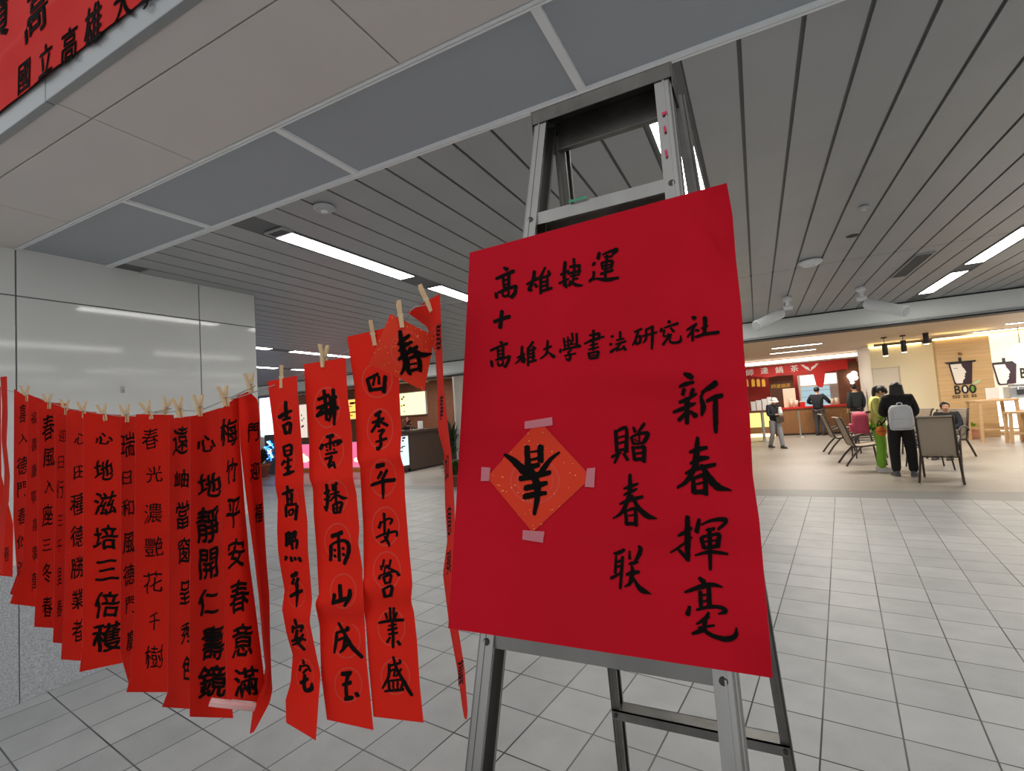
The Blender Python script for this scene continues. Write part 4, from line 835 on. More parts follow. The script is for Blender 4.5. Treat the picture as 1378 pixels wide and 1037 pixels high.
def drip(x): 
    e = 2.40-.07*math.sin(x*2.9+.4)
    for c, d_, s_ in ((2.18, .62, .17), (1.45, .12, .2), (.55, .05, .2)): e -= d_*math.exp(-((x-c)/s_)**6) if d_ > .3 else d_*math.exp(-((x-c)/s_)**2)
    return e
poly += [(x, drip(x)) for x in xs]
b.prism(poly, lambda x, y, d_: (x, 22.0+d_, y), .05); b.build('board', M_REDSIGN, sign)
M_SIGNW = mat('white_lettering', (238, 234, 226), .5)
def flat_text(ch, c, ww, hh, parent, m, bold=.01, d=(0, -.012, 0), name='letter', thick=.01):
    g = glyph(ch, bold)
    if g is None: return
    V, Fs = g; b = MB(); n = len(V)
    b.add([(c[0]+x*ww, c[1]+d[1], c[2]+y*hh) for x, y in V]+[(c[0]+x*ww, c[1], c[2]+y*hh) for x, y in V], Fs+[[i+n for i in reversed(f)] for f in Fs]); return b.build(name, m, parent, recalc=False)
for ch, x, y in (('師', 1009, 501), ('達', 1028.5, 498.5), ('鍋', 1048.5, 497.5), ('茶', 1069, 495.5)):
    p = on_y(x, y, 22); flat_text(ch, (p[0], 21.995, p[2]), .27, .26, sign, M_SIGNW, .012)
p = on_y(1090, 494.5, 22); b = MB()      # antler-like white emblem
for sg in (-1, 1): b.prism([(0, -.13), (sg*.05, .02), (sg*.20, .10), (sg*.17, .13), (sg*.30, .14), (sg*.16, -.02)], lambda x, y, d_: (p[0]+x, 21.99-d_, p[2]+y), .01)
b.build('emblem', M_SIGNW, sign)
M_YEL = mat('yellow_plaque', (236, 176, 60), .5)
for k, x in enumerate((1005, 1013.5, 1020.5, 1027.5)):
    p = on_y(x, 515, 22.075); t = thing('hanging_plaque', ['yellow plaque hanging under the red sign, nearest the crimson notice', 'second yellow plaque under the red sign', 'third yellow plaque under the red sign, hung highest', 'yellow plaque nearest the brown menu panel'][k], 'plaque', p, 'yellow plaques under the red sign')
    b = MB(); b.prism([(-.06, -.15), (.06, -.15), (.06, .10), (.035, .15), (-.035, .15), (-.06, .10)], lambda x, y, d_: (p[0]+x, p[1]-d_, p[2]+y), .02); b.build('plate', M_YEL, t)
    b = MB(); b.tube([(p[0], p[1]-.01, p[2]+.15), (p[0], p[1]-.01, 2.42)], .008, 6); b.build('cord', M_REDSIGN, t)
t = thing('menu_board', 'brown hanging panel with yellow characters behind the red shop counter', 'menu', (1.0, 23.0, 2.0))
a, c = on_y(1034, 507, 23.0), on_y(1071, 545, 23.0)
b = MB(); b.box((a[0], 23.0, 0), (c[0], 23.08, a[2])); b.build('board', M_BROWN, t)
for k, ch in enumerate('師達鍋茶'): p = on_y(1041+k*6.6, 519.5-k*.4, 22.98); flat_text(ch, (p[0], 22.995, p[2]), .17, .17, t, mat('yellow_lettering', (240, 190, 60), .5), .012)
t = thing('notice_sheet', 'cream sheet standing on the red shop counter beside the brown panel', 'sign', (1.5, 22.6, 1.06))
a, c = on_y(1053, 523, 21.9), on_y(1072, 546, 21.9); b = MB(); b.box((a[0], 21.9, 1.06), (c[0], 21.93, a[2])); b.build('panel', mat('cream_sheet', (238, 214, 190), .6), t)
t = thing('glass_fridge', 'bright white glass-fronted fridge behind the man at the counter', 'fridge', (2.1, 23.2, 0))
a, c = on_y(1074, 505, 23.1), on_y(1127, 508, 23.1); zt_ = a[2]
b = MB(); b.box((a[0], 23.1, 0), (c[0], 23.7, zt_)); b.build('body', M_OFFW, t)
b = MB(); b.box((a[0]+.06, 23.07, zt_-.42), (c[0]-.04, 23.1, zt_-.03)); b.build('header', emitter('fridge_header', (255, 252, 244), 1.6), t)
b = MB(); b.box((a[0]+.06, 23.075, 1.0), (c[0]-.3, 23.1, zt_-.5)); b.build('door', emitter('fridge_glow', (176, 204, 214), .85), t)
b = MB()
for k in range(3): b.box((a[0]+.06, 23.06, 1.15+k*.25), (c[0]-.3, 23.075, 1.17+k*.25))
b.build('shelf', M_STEEL, t)
sbox('trim_10', [((2.78, 22.15, 0), (3.7, 22.3, 2.62))], M_BROWN)
b = MB()
t = thing('wall_lamp', 'white cloud-shaped lamp on the dark panel beside the pillar', 'light', on_y(1147, 507, 21.95))
for x, y, r in ((1144, 506, .10), (1149, 503, .11), (1151, 508, .09), (1146, 510, .08)):
    p = on_y(x, y, 21.96); b.ell(p, (r, .03, r))
b.build('glowing_cloud', M_WARMW, t)
b = MB(); p = on_y(1147, 514.5, 21.96); b.ell(p, (.07, .03, .05)); b.build('glowing_drop', M_WARMW, t)
def small_box(name, label, cat, x, y, Y, ww, hh, m, group=None, lid=None):
    p = on_y(x, y, Y); p[2] = 1.0 if p[0] < .5 else 1.06; t = thing(name, label, cat, (p[0], Y, p[2]), group)
    b = MB(); b.box((p[0]-ww/2, Y-ww/2, p[2]), (p[0]+ww/2, Y+ww/2, p[2]+hh)); b.build('body', m, t, bevel=.01)
    b = MB(); b.box((p[0]-ww/2-.008, Y-ww/2-.008, p[2]+hh-.02), (p[0]+ww/2+.008, Y+ww/2+.008, p[2]+hh+.01)); b.build('lid', lid or m, t); return t
for k, (x, wd_, hh) in enumerate(((1014, .17, .36), (1021.5, .18, .40), (1029.5, .18, .44), (1036.3, .15, .5))):
    small_box('container', ['white container stack at the left end of the shop counter', 'white container behind the old woman, second from left', 'white container right behind the old woman', 'tall white container right of the old woman'][k], 'container', x, 547.5, 21.8, wd_, hh, M_WHITE, 'white containers on the shop counter')
small_box('napkin_box', 'small red and white box on the counter beside the man in black', 'box', 1080, 546, 21.75, .17, .2, M_REDSIGN, None, M_WHITE)
for k, (x, hh) in enumerate(((1065, .30), (1072, .24), (1120, .22), (1127, .24))):
    p = on_y(x, 546, 21.75); t = thing('cup', ['tall pale cup left of the red napkin box', 'short pale cup touching the red napkin box', 'pale cup right of the man in black', 'pale cup near the right end of the counter'][k], 'cup', (p[0], 21.75, 1.06), 'cups on the red shop counter')
    b = MB(); b.lathe([(0, 0), (.05, 0), (.07, hh), (.064, hh), (.046, .01), (0, .01)], (p[0], 21.75, 1.06), 14); b.build('body', mat('paper_cup', (232, 210, 186), .6), t); b = MB(); b.lathe([(.0, hh+.02), (.06, hh+.02), (.073, hh)], (p[0], 21.75, 1.06), 14); b.build('lid', M_WHITE, t)
# queue posts and bar table in front
for k, (x, yb) in enumerate(((1078, 588),)):
    p = on_z(x, yb, 0); t = thing('queue_post', 'slim clear post standing before the timber counter', 'post', p)
    b = MB(); b.tube([p, p+np.array([0, 0, .95])], .025); b.build('pole', M_STEEL, t); b = MB(); b.lathe([(0, .03), (.10, .03), (.16, 0)], p); b.build('base', M_STEEL, t)
p = on_z(1029, 593, 0); t = thing('bar_table', 'brown high table on a steel post left of the old woman', 'table', p)
b = MB(); b.box((p[0]-.75, p[1]-.3, 1.02), (p[0]+.35, p[1]+.3, 1.06)); b.build('table_top', M_BROWN, t, bevel=.005); b = MB(); b.tube([p+np.array([0, 0, .02]), p+np.array([0, 0, 1.02])], .05); b.build('post', M_STEEL, t); b = MB(); b.lathe([(0, .03), (.2, .025), (.26, 0)], p); b.build('base', M_STEEL, t)

# ------------------------------------------------------------------ drink shop: logo, letters, counter, tall tables
def cup_logo(t, c, s, Y):
    # tumbler outline with a pale face profile; c = centre, s = height scale
    X = lambda x, y, d_: (c[0]+x*s, Y-d_, c[1]+y*s)
    b = MB(); b.prism([(-.40, .40), (.40, .40), (.31, -.50), (.26, -.54), (-.22, -.54), (-.27, -.50)], X, .012); b.build('tumbler', mat('logo_black', (52, 30, 44), .5), t)
    b = MB(); b.prism([(-.52, .47), (.52, .47), (.50, .40), (-.46, .40)], X, .022); b.box((c[0]-.045*s, Y-.022, c[1]+.47*s), (c[0]+.05*s, Y, c[1]+.64*s)); b.build('lid', M_BLACK, t)
    b = MB(); b.prism([(-.34, .36), (.02, .36), (.05, .22), (.12, .10), (.16, -.02), (.10, -.08), (.12, -.14), (.08, -.18), (.10, -.26), (.02, -.36), (.0, -.48), (-.2, -.48), (-.24, -.40)], X, .02); b.build('face_profile', M_SIGNW, t)
    b = MB(); b.box((c[0]-.25*s, Y-.0215, c[1]+.17*s), (c[0]-.10*s, Y-.02, c[1]+.185*s)); b.build('closed_eye', M_BLACK, t)
def boo(t, pl, pr, yb, Y, hh):
    a, c = on_y(*pl, Y), on_y(*pr, Y); dx = (c[0]-a[0])/3
    for k, ch in enumerate('BOO'):
        x = a[0]+dx*(k+.5)
        if ch == 'B' : flat_text('B', (x, Y, a[2]), dx*.8, hh, t, M_BLACK, .02)
        else:
            b = MB(); N = 24; r0, r1 = (dx*.48, hh*.52), (dx*.24, hh*.34)
            vs = [(x+rr[0]*math.cos(2*PI*i/N), Y-.012, a[2]+rr[1]*math.sin(2*PI*i/N)) for rr in (r0, r1) for i in range(N)]+[(x+rr[0]*math.cos(2*PI*i/N), Y, a[2]+rr[1]*math.sin(2*PI*i/N)) for rr in (r0, r1) for i in range(N)]
            fs = []
            for i in range(N): j = (i+1) % N; fs += [(i, j, N+j, N+i), (i, 2*N+i, 2*N+j, j), (N+i, N+j, 3*N+j, 3*N+i)]
            b.add(vs, fs); b.build('letter', M_BLACK, t)
            b = MB(); b.ell((x, Y-.006, a[2]), (r1[0], .004, r1[1]), 18, 8); b.build('letter_fill', M_SIGNW if k == 1 else mat('logo_green', (110, 160, 60), .5), t)
    x = a[0]+dx*2.9; b = MB(); b.prism([(0, 0), (.12, .03), (.20, .14), (.06, .10)], lambda u, v, d_: (x-.06+u, Y-.005-d_, a[2]+hh*.45+v), .01); b.build('leaf', mat('logo_leaf', (190, 214, 170), .5), t)
Yw = 17.945
t = thing('shop_logo', 'dark tumbler logo with a pale face profile above BOO on the timber wall', 'sign', (5.2, Yw, 1.8))
c = on_y(1293.5, 500.5, Yw); cup_logo(t, (c[0], c[2]), .65, Yw); boo(t, (1283.5, 524.5), (1314, 523), 531, Yw, .24)
b = MB()
for k in range(9):
    if k in (3, 6): continue
    p = on_y(1283+k*3.7, 533.6-k*.2, Yw); b.box((p[0]-.032, Yw-.006, p[2]-.04), (p[0]+.032, Yw, p[2]-.022)); b.box((p[0]-.032, Yw-.006, p[2]+.008), (p[0]+.032, Yw, p[2]+.026)); b.box((p[0]-.008, Yw-.006, p[2]-.04), (p[0]+.008, Yw, p[2]+.04))
b.build('small_lettering', mat('faded_brown', (112, 84, 62), .6), t)
p = on_y(1291.5, 475.5, Yw); t2 = thing('wall_spot', 'small brass knob lamp on the timber wall above the tumbler logo', 'light', p); b = MB(); b.ell(p+np.array([0, -.04, 0]), (.05, .05, .05)); b.build('knob', mat('brass', (150, 120, 80), .4, .6), t2); b = MB(); b.tube([p+np.array([0, -.04, 0]), p+np.array([0, .0, 0])], .02); b.build('arm', MATS['brass'], t2)
Yr = 19.595
t = thing('shop_logo', 'second tumbler logo with BOO on the white wall, cut by the right border', 'sign', (6.6, Yr, 1.9))
c = on_y(1352.5, 501, Yr); cup_logo(t, (c[0], c[2]), .68, Yr); boo(t, (1372, 502), (1402, 500), 0, Yr, .30)
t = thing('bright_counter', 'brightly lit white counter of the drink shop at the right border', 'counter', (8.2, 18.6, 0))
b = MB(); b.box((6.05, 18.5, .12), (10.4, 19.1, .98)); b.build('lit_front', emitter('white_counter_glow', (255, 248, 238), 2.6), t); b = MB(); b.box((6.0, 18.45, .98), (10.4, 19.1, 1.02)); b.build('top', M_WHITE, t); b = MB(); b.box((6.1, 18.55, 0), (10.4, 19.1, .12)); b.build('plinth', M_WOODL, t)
M_GLASS = mat('glass_jar', (190, 190, 196), .15, alpha=.55)
t = thing('drink_machine', 'grey steel drink machine on the bright counter', 'machine', (7.0, 18.8, 1.02))
b = MB(); b.box((6.35, 18.6, 1.02), (7.05, 19.05, 1.34)); b.box((6.45, 18.62, 1.34), (6.85, 19.0, 1.42)); b.build('body', M_STEEL, t, bevel=.02); b = MB(); b.box((6.5, 18.58, 1.10), (6.8, 18.6, 1.25)); b.build('panel', M_DARK, t)
for k in range(2):
    b = MB(); b.tube([(6.5+.28*k, 18.58, 1.29), (6.5+.28*k, 18.52, 1.29), (6.5+.28*k, 18.52, 1.24)], .015); b.build('tap', M_STEEL, t)
t = thing('globe_lamp', 'round white glowing lamp at the right border above the drink shop', 'light', (7.15, 18.5, 2.4))
p = on_y(1374, 476, 18.5); b = MB(); b.ell(p, (.22, .22, .30)); b.build('globe', emitter('globe_glow', (255, 248, 240), 3.0), t); b = MB(); b.tube([p+np.array([0, 0, .29]), (p[0], p[1], ZF)], .01); b.build('cord', M_BLACK, t)
def tall_table(x0, x1, y0, y1, z, label, name='tall_table', cat='table', group=None, tt=.05):
    t = thing(name, label, cat, ((x0+x1)/2, (y0+y1)/2, 0), group)
    b = MB(); b.box((x0, y0, z-tt), (x1, y1, z)); b.build('table_top' if cat == 'table' else 'seat', M_WOODL, t, bevel=.006)
    for sx in (0, 1):
        for sy in (0, 1):
            xx = x0+.04+(x1-x0-.08)*sx; yy = y0+.04+(y1-y0-.08)*sy
            b = MB(); b.bar((xx+(-.03 if sx == 0 else .03), yy, 0), (xx, yy, z-tt), .06, .06); b.build('leg', M_WOODL, t)
    b = MB(); zz = z*.28
    for yy in (y0+.04, y1-.04): b.box((x0+.02, yy-.018, zz), (x1-.02, yy+.018, zz+.04))
    b.box((x0+.02, (y0+y1)/2-.02, zz), (x1-.02, (y0+y1)/2+.02, zz+.04)); b.build('stretcher', M_WOODL, t); return t
tall_table(4.98, 5.75, 16.4, 17.3, 1.06, 'tall pale oak table in front of the timber wall')
tall_table(5.36, 5.75, 15.9, 16.25, .76, 'pale oak stool in front of the tall oak table', 'stool', 'stool', 'oak stools at the drink shop'); tall_table(5.86, 6.25, 16.5, 16.9, .76, 'pale oak stool right of the tall oak table', 'stool', 'stool', 'oak stools at the drink shop')
tall_table(5.98, 6.9, 15.6, 16.3, 1.04, 'second tall oak table cut by the right border')
p = on_y(1337, 541, 16.8); t = thing('menu_stand', 'small white menu card standing on the tall oak table', 'menu', (p[0], 16.8, 1.06)); b = MB(); b.box((p[0]-.13, 16.79, 1.06), (p[0]+.13, 16.81, 1.36)); b.build('card', M_WHITE, t); b = MB(); b.box((p[0]-.1, 16.76, 1.06), (p[0]+.1, 16.84, 1.075)); b.build('foot', M_WOODL, t)
# planter with a bright green plant by the timber wall
p = on_y(1297, 580, 17.6); M_LIME = mat('lime_leaf', (150, 190, 60), .5, var=.15, scale=8)
def leafy(b, c, n, r, h, size, rnd, up=.6):
    for _ in range(n):
        a = rnd.uniform(0, 2*PI); el = rnd.uniform(.1, 1.0); d = Vector((math.cos(a)*(1-el*up), math.sin(a)*(1-el*up), el)).normalized()
        base = Vector(c)+Vector((math.cos(a)*r*.25*rnd.random(), math.sin(a)*r*.25*rnd.random(), rnd.uniform(0, h*.35)))
        tip = base+Vector((d.x*r, d.y*r, d.z*h*.7))*rnd.uniform(.6, 1.0); s_ = Vector((-math.sin(a), math.cos(a), rnd.uniform(-.3, .3))).normalized()*size*rnd.uniform(.7, 1.2)
        mid = base.lerp(tip, .55)+Vector((0, 0, h*.10)); q1 = base.lerp(mid, .5)
        b.add([base, q1-s_*.7, q1+s_*.7, mid-s_, mid+s_, tip], [(0, 1, 2), (1, 3, 4, 2), (3, 5, 4)], 0, True)
def potted(name, label, c, pr, ph, n, r, h, size, pm, lm, seed, up=.6, group=None):
    rnd = random.Random(seed); t = thing(name, label, 'plant', c, group)
    b = MB(); b.lathe([(0, 0), (pr*.72, 0), (pr, ph*.9), (pr*1.06, ph*.9), (pr*1.06, ph), (pr*.9, ph), (pr*.88, ph*.88), (0, ph*.88)], c, 20); b.build('pot', pm, t)
    b = MB(); b.lathe([(0, ph*.9), (pr*.9, ph*.9)], c, 16); b.build('soil', mat('soil', (60, 44, 34), .9), t)
    b = MB(); leafy(b, (c[0], c[1], c[2]+ph*.9), n, r, h, size, rnd, up); b.build('foliage', lm, t, recalc=False); return t
t = thing('planter', 'pinkish low planter box with lime green leaves by the timber wall', 'planter', (p[0], 17.6, 0))
b = MB(); b.box((p[0]-.28, 17.45, 0), (p[0]+.28, 17.78, .30)); b.build('box', mat('pink_clay', (196, 140, 112), .7), t, bevel=.01); b = MB(); rnd = random.Random(3)
for k in range(5): leafy(b, (p[0]-.22+k*.11, 17.6, .28), 14, .14, .26, .03, rnd)
b.build('foliage', M_LIME, t, recalc=False)
p = on_y(1313, 576, 17.3)

# ------------------------------------------------------------------ sling chairs
def make_chair(name, label, loc, rz, group='sling chairs of the food court'):
    t = thing(name, label, 'chair', (0, 0, 0), group)
    prof = [(.27, .385), (.255, .415), (.20, .425), (.0, .395), (-.17, .385), (-.235, .42), (-.30, .60), (-.37, .82), (-.415, .955), (-.455, .99), (-.475, .975)]
    C = catmull([(a, b_) for a, b_ in prof], 4); b = MB(); hw = .245
    n = len(C); nrm = []
    T_ = np.gradient(C, axis=0); T_ /= np.linalg.norm(T_, axis=1)[:, None]; Nn = np.stack([-T_[:, 1], T_[:, 0]], 1)*.006
    vs = []
    for k in range(n):
        for sx in (-1, 1):
            for sg in (-1, 1): vs.append((sx*hw, C[k, 0]+sg*Nn[k, 0], C[k, 1]+sg*Nn[k, 1]))
    fs = []
    for k in range(n-1):
        a = 4*k; fs += [(a, a+2, a+6, a+4), (a+1, a+5, a+7, a+3), (a, a+4, a+5, a+1), (a+2, a+3, a+7, a+6)]
    b.add(vs, fs+[(0, 1, 3, 2), (4*n-4, 4*n-2, 4*n-1, 4*n-3)], 0, False); b.build('sling', M_SLING, t)
    for sx in (-1, 1):
        b = MB(); b.tube([(sx*.258, p_[0], p_[1]) for p_ in C[:-5]], .019, 8); b.build('side_rail', M_FRAME, t)
        b = MB(); b.tube([(sx*.275, .27, .0), (sx*.28, .235, .35), (sx*.282, .20, .58)], .019, 8); b.build('front_leg', M_FRAME, t)
        b = MB(); b.tube([(sx*.268, -.10, .40), (sx*.285, -.28, .20), (sx*.305, -.42, .0)], .020, 8); b.build('rear_leg', M_FRAME, t)
        b = MB(); b.tube(catmull([(sx*.282, .20, .575), (sx*.284, .15, .635), (sx*.284, -.05, .645), (sx*.28, -.22, .60), (sx*.265, -.31, .55)], 4), .021, 8); b.build('armrest', M_FRAME, t)
    b = MB(); b.tube([(-.26, .19, .40), (.26, .19, .40)], .011, 8); b.build('front_crossbar', M_FRAME, t)
    b = MB(); b.tube([(-.27, -.13, .36), (.27, -.13, .36)], .011, 8); b.build('rear_crossbar', M_FRAME, t)
    b = MB(); b.tube([(-.258, -.435, .975), (.258, -.435, .975)], .013, 8); b.build('top_bar', M_FRAME, t)
    t.location = loc; t.rotation_euler.z = rz; return t
proto = None
def place_chair(loc, face, label):      # face: direction (x, y) the sitter looks towards
    global proto
    rz = math.atan2(-face[0], face[1])
    if proto is None: proto = make_chair('sling_chair', label, loc, rz); proto.scale = (.86, 1, 1.05); return proto
    c = copy_tree(proto); c.location = loc; c.rotation_euler.z = rz; c.scale = (1, 1, 1); c['label'] = label; return c
place_chair((2.53, 10.12, 0), (.30, 1), 'big sling chair seen from behind, right of the woman with the white backpack')
place_chair((1.88, 12.3, 0), (.985, .10), 'sling chair facing right in profile, just left of the girl in green')
place_chair((1.84, 14.7, 0), (.99, .08), 'farther sling chair facing right, the leftmost of the group')
place_chair((2.42, 15.4, 0), (.25, 1), 'sling chair behind the pink backpack, its back turned to the camera')
place_chair((3.44, 13.17, 0), (-.65, -1), 'sling chair the seated person leans back in')
place_chair((3.05, 14.4, 0), (-1, -.25), 'sling chair turned left with only its back edge showing beside the black hair')

# dark round tables of the seating group
def cafe_table(loc, label, group='dark round tables'):
    t = thing('round_table', label, 'table', loc, group); x, y, z = loc
    b = MB(); b.lathe([(0, .70), (.42, .70), (.44, .69), (.44, .675), (0, .675)], loc, 28); b.build('table_top', mat('dark_glass', (52, 46, 44), .2), t)
    for k in range(4):
        a = PI/4+k*PI/2; b = MB(); b.tube([(x+.40*math.cos(a), y+.40*math.sin(a), 0), (x+.34*math.cos(a), y+.34*math.sin(a), .40), (x+.38*math.cos(a), y+.38*math.sin(a), .675)], .014, 8); b.build('leg', M_FRAME, t)
    b = MB(); b.lathe([(.33, .40), (.345, .40), (.345, .42), (.33, .42), (.33, .40)], loc, 24); b.build('ring_brace', M_FRAME, t); return t
cafe_table((2.72, 11.55, 0), 'dark round table mostly hidden behind the woman in black and the near chair'); cafe_table((2.15, 13.6, 0), 'dark round table behind the girl in green')

# ------------------------------------------------------------------ people
def skin(name, nodes, edges, m, parent, root=0, sub=2, mats=None, fn=None):
    """nodes: (x, y, z, rx[, ry]); one continuous surface grown along the edges."""
    me = bpy.data.meshes.new(name); me.from_pydata([n[:3] for n in nodes], edges, [])
    ob = bpy.data.objects.new(name, me); COL.objects.link(ob)
    ob.modifiers.new('skin', 'SKIN').use_smooth_shade = True
    sv = me.skin_vertices[0].data
    for k, n in enumerate(nodes): sv[k].radius = (n[3], n[4] if len(n) > 4 else n[3]); sv[k].use_root = (k == root)
    ss = ob.modifiers.new('sub', 'SUBSURF'); ss.levels = sub; ss.render_levels = sub
    bpy.context.view_layer.update()
    new = bpy.data.meshes.new_from_object(ob.evaluated_get(bpy.context.evaluated_depsgraph_get()))
    bpy.data.objects.remove(ob); bpy.data.meshes.remove(me); new.name = name
    new.materials.clear()
    for q in (mats or [m]): new.materials.append(q)
    new.polygons.foreach_set('use_smooth', [True]*len(new.polygons))
    new.polygons.foreach_set('material_index', [fn(new.vertices, p) if fn else 0 for p in new.polygons])
    o = bpy.data.objects.new(name, new); COL.objects.link(o); o.parent = parent; return o
def person(label, loc, face, h, pose, top, legs, shoe, hair='short', hairm=None, turn=0.0, nod=0.0, hat=None, jacket_len=.86, loose=1.0, collar=None, group=None):
    """pose: dict of joints in metres for a 1.70 m figure facing +Y; left is -X."""
    t = thing('person', label, 'person', (0, 0, 0), group)
    k = h/1.70
    J = dict(pelvis=(0, 0, .93), waist=(0, .005, 1.07), chest=(0, .0, 1.27), neck=(0, -.005, 1.44), head=(0, .02, 1.57),
             hipL=(-.09, 0, .88), kneeL=(-.10, .02, .48), ankleL=(-.10, -.02, .08), hipR=(.09, 0, .88), kneeR=(.10, .02, .48), ankleR=(.10, -.02, .08),
             shoL=(-.185, -.01, 1.395), elbL=(-.235, -.03, 1.12), wriL=(-.235, .06, .88), shoR=(.185, -.01, 1.395), elbR=(.235, -.03, 1.12), wriR=(.235, .06, .88), toeL=None, toeR=None)
    J.update(pose); V = {a: Vector(b_)*k for a, b_ in J.items() if b_ is not None}
    for s_ in 'LR':
        if ('toe'+s_) not in V: V['toe'+s_] = V['ankle'+s_]+Vector((.0, .16, -.045))*k
    hd = V['head']; hq = Matrix.Rotation(turn, 3, 'Z') @ Matrix.Rotation(-nod, 3, 'X')
    def H_(x, y, z): return hd+hq @ (Vector((x, y, z))*k)
    N, E_ = [], []
    def nd(p, r, r2=None): N.append((p.x, p.y, p.z, r*k, (r2 or r)*k)); return len(N)-1
    pel = nd(V['pelvis'], .105, .08); wa_ = nd(V['waist'], .10, .07); ch = nd(V['chest'], .12, .085); nk0 = nd(V['neck'], .062); E_ += [(pel, wa_), (wa_, ch), (ch, nk0)]
    nk = nd(V['neck'].lerp(hd, .45), .052); jaw = nd(H_(0, .012, -.035), .066, .075); sk = nd(H_(0, -.004, .04), .078, .092); tp = nd(H_(0, -.008, .095), .062, .072)
    E_ += [(nk0, nk), (nk, jaw), (jaw, sk), (sk, tp)]
    no = nd(H_(0, .098, .002), .012); E_.append((jaw, no))
    for s_, sg in (('L', -1), ('R', 1)):
        a = nd(V['hip'+s_], .085); b_ = nd(V['knee'+s_], .058); c_ = nd(V['ankle'+s_], .034); d_ = nd(V['ankle'+s_].lerp(V['toe'+s_], .5), .014); E_ += [(pel, a), (a, b_), (b_, c_), (c_, d_)]
        a = nd(V['sho'+s_], .058); b_ = nd(V['elb'+s_], .042); c_ = nd(V['wri'+s_], .028); E_ += [(ch, a), (a, b_), (b_, c_)]
        fw_ = (V['wri'+s_]-V['elb'+s_]).normalized(); side = Vector((sg, 0, 0)); side = (side-fw_*side.dot(fw_)).normalized(); pn = fw_.cross(side)*sg
        pm = nd(V['wri'+s_]+fw_*.045*k, .030, .022); E_.append((c_, pm))
        for q, (o_, L_) in enumerate(((-.026, .062), (-.009, .072), (.009, .068), (.025, .052))):
            f0 = nd(V['wri'+s_]+(fw_*.085+side*o_)*k, .010); f1 = nd(V['wri'+s_]+(fw_*(.085+L_*.55)+side*o_*1.1-pn*.008)*k, .009); f2 = nd(V['wri'+s_]+(fw_*(.085+L_*.95)+side*o_*1.1-pn*.026)*k, .0075)
            E_ += [(pm, f0), (f0, f1), (f1, f2)]
        t0 = nd(V['wri'+s_]+(fw_*.035-side*.038*1-pn*.012)*k, .012); t1 = nd(V['wri'+s_]+(fw_*.075-side*.052-pn*.02)*k, .0095); E_ += [(pm, t0), (t0, t1)]
    skin('body', N, E_, M_SKIN, t)
    # clothing grown over the same joints
    def cloth(name, nodes, edges, m): return skin(name, [(p.x, p.y, p.z, r*k, q*k) for p, r, q in nodes], edges, m, t)
    L_ = loose
    hem = V['pelvis'].lerp(V['waist'], (jacket_len-.93)/.14) if jacket_len > .85 else V['pelvis']
    low = V['pelvis']+Vector((0, 0, (jacket_len-.93)*k))
    nodes = [(low, .165*L_, .125*L_), (V['waist'], .155*L_, .118*L_), (V['chest'], .168*L_, .128*L_), (V['neck']+Vector((0, 0, -.015*k)), .082, .078)]; ed = [(0, 1), (1, 2), (2, 3)]
    for s_ in 'LR':
        i = len(nodes); nodes += [(V['sho'+s_], .078*L_, .078*L_), (V['elb'+s_], .062*L_, .062*L_), (V['elb'+s_].lerp(V['wri'+s_], .92), .044*L_, .044*L_)]; ed += [(2, i), (i, i+1), (i+1, i+2)]
    cloth('jacket', nodes, ed, top)
    nodes = [(V['pelvis'].lerp(V['waist'], .45), .148, .112)]; ed = []
    for s_ in 'LR':
        i = len(nodes); nodes += [(V['hip'+s_], .105*L_, .105*L_), (V['knee'+s_], .078*L_, .078*L_), (V['knee'+s_].lerp(V['ankle'+s_], 1.06), .060*L_, .062*L_)]; ed += [(0, i), (i, i+1), (i+1, i+2)]
    cloth('trousers', nodes, ed, legs)
    for s_ in 'LR':
        a, c_ = V['ankle'+s_], V['toe'+s_]; d_ = (c_-a); d_.z = 0; d_.normalize()
        b = MB(); sx = Vector((-d_.y, d_.x, 0)); prof = []
        zb = a.z-.08*k if not isinstance(shoe, tuple) else a.z-.08*k
        for q, wv, hv in ((-.075, .032, .09), (-.03, .046, .11), (.05, .050, .095), (.12, .052, .066), (.17, .042, .05), (.20, .02, .035)):
            c0 = Vector((a.x, a.y, 0))+d_*q*k
            prof.append([Vector((c0.x, c0.y, zb))+sx*wv*k, Vector((c0.x, c0.y, zb+hv*.6*k))+sx*wv*k, Vector((c0.x, c0.y, zb+hv*k))+sx*wv*.4*k, Vector((c0.x, c0.y, zb+hv*k))-sx*wv*.4*k, Vector((c0.x, c0.y, zb+hv*.6*k))-sx*wv*k, Vector((c0.x, c0.y, zb))-sx*wv*k])
        vs = [p_ for r_2 in prof for p_ in r_2]; fs = [(6*i+j, 6*i+(j+1) % 6, 6*i+6+(j+1) % 6, 6*i+6+j) for i in range(5) for j in range(6)]+[tuple(range(6)), tuple(range(35, 29, -1))]
        b.add(vs, fs, 0, False); b.build('shoe', shoe, t)
    hm = hairm or M_HAIR
    if hair:
        b = MB(); nu, nv = 20, 12; vs = []
        for j in range(nv+1):
            th = PI*.80*j/nv
            for i in range(nu):
                ph = 2*PI*i/nu; st, ct = math.sin(th), math.cos(th); front = max(0, math.sin(ph))
                lim = 1.0 if front < .25 else max(.42, 1-front*.72); th2 = th*lim; st, ct = math.sin(th2), math.cos(th2)
                vs.append(H_(.090*st*math.cos(ph), -.008+.104*st*math.sin(ph), .040+.098*ct))
        b.add(vs, [(j*nu+i, j*nu+(i+1) % nu, (j+1)*nu+(i+1) % nu, (j+1)*nu+i) for j in range(nv) for i in range(nu)], 0, True)
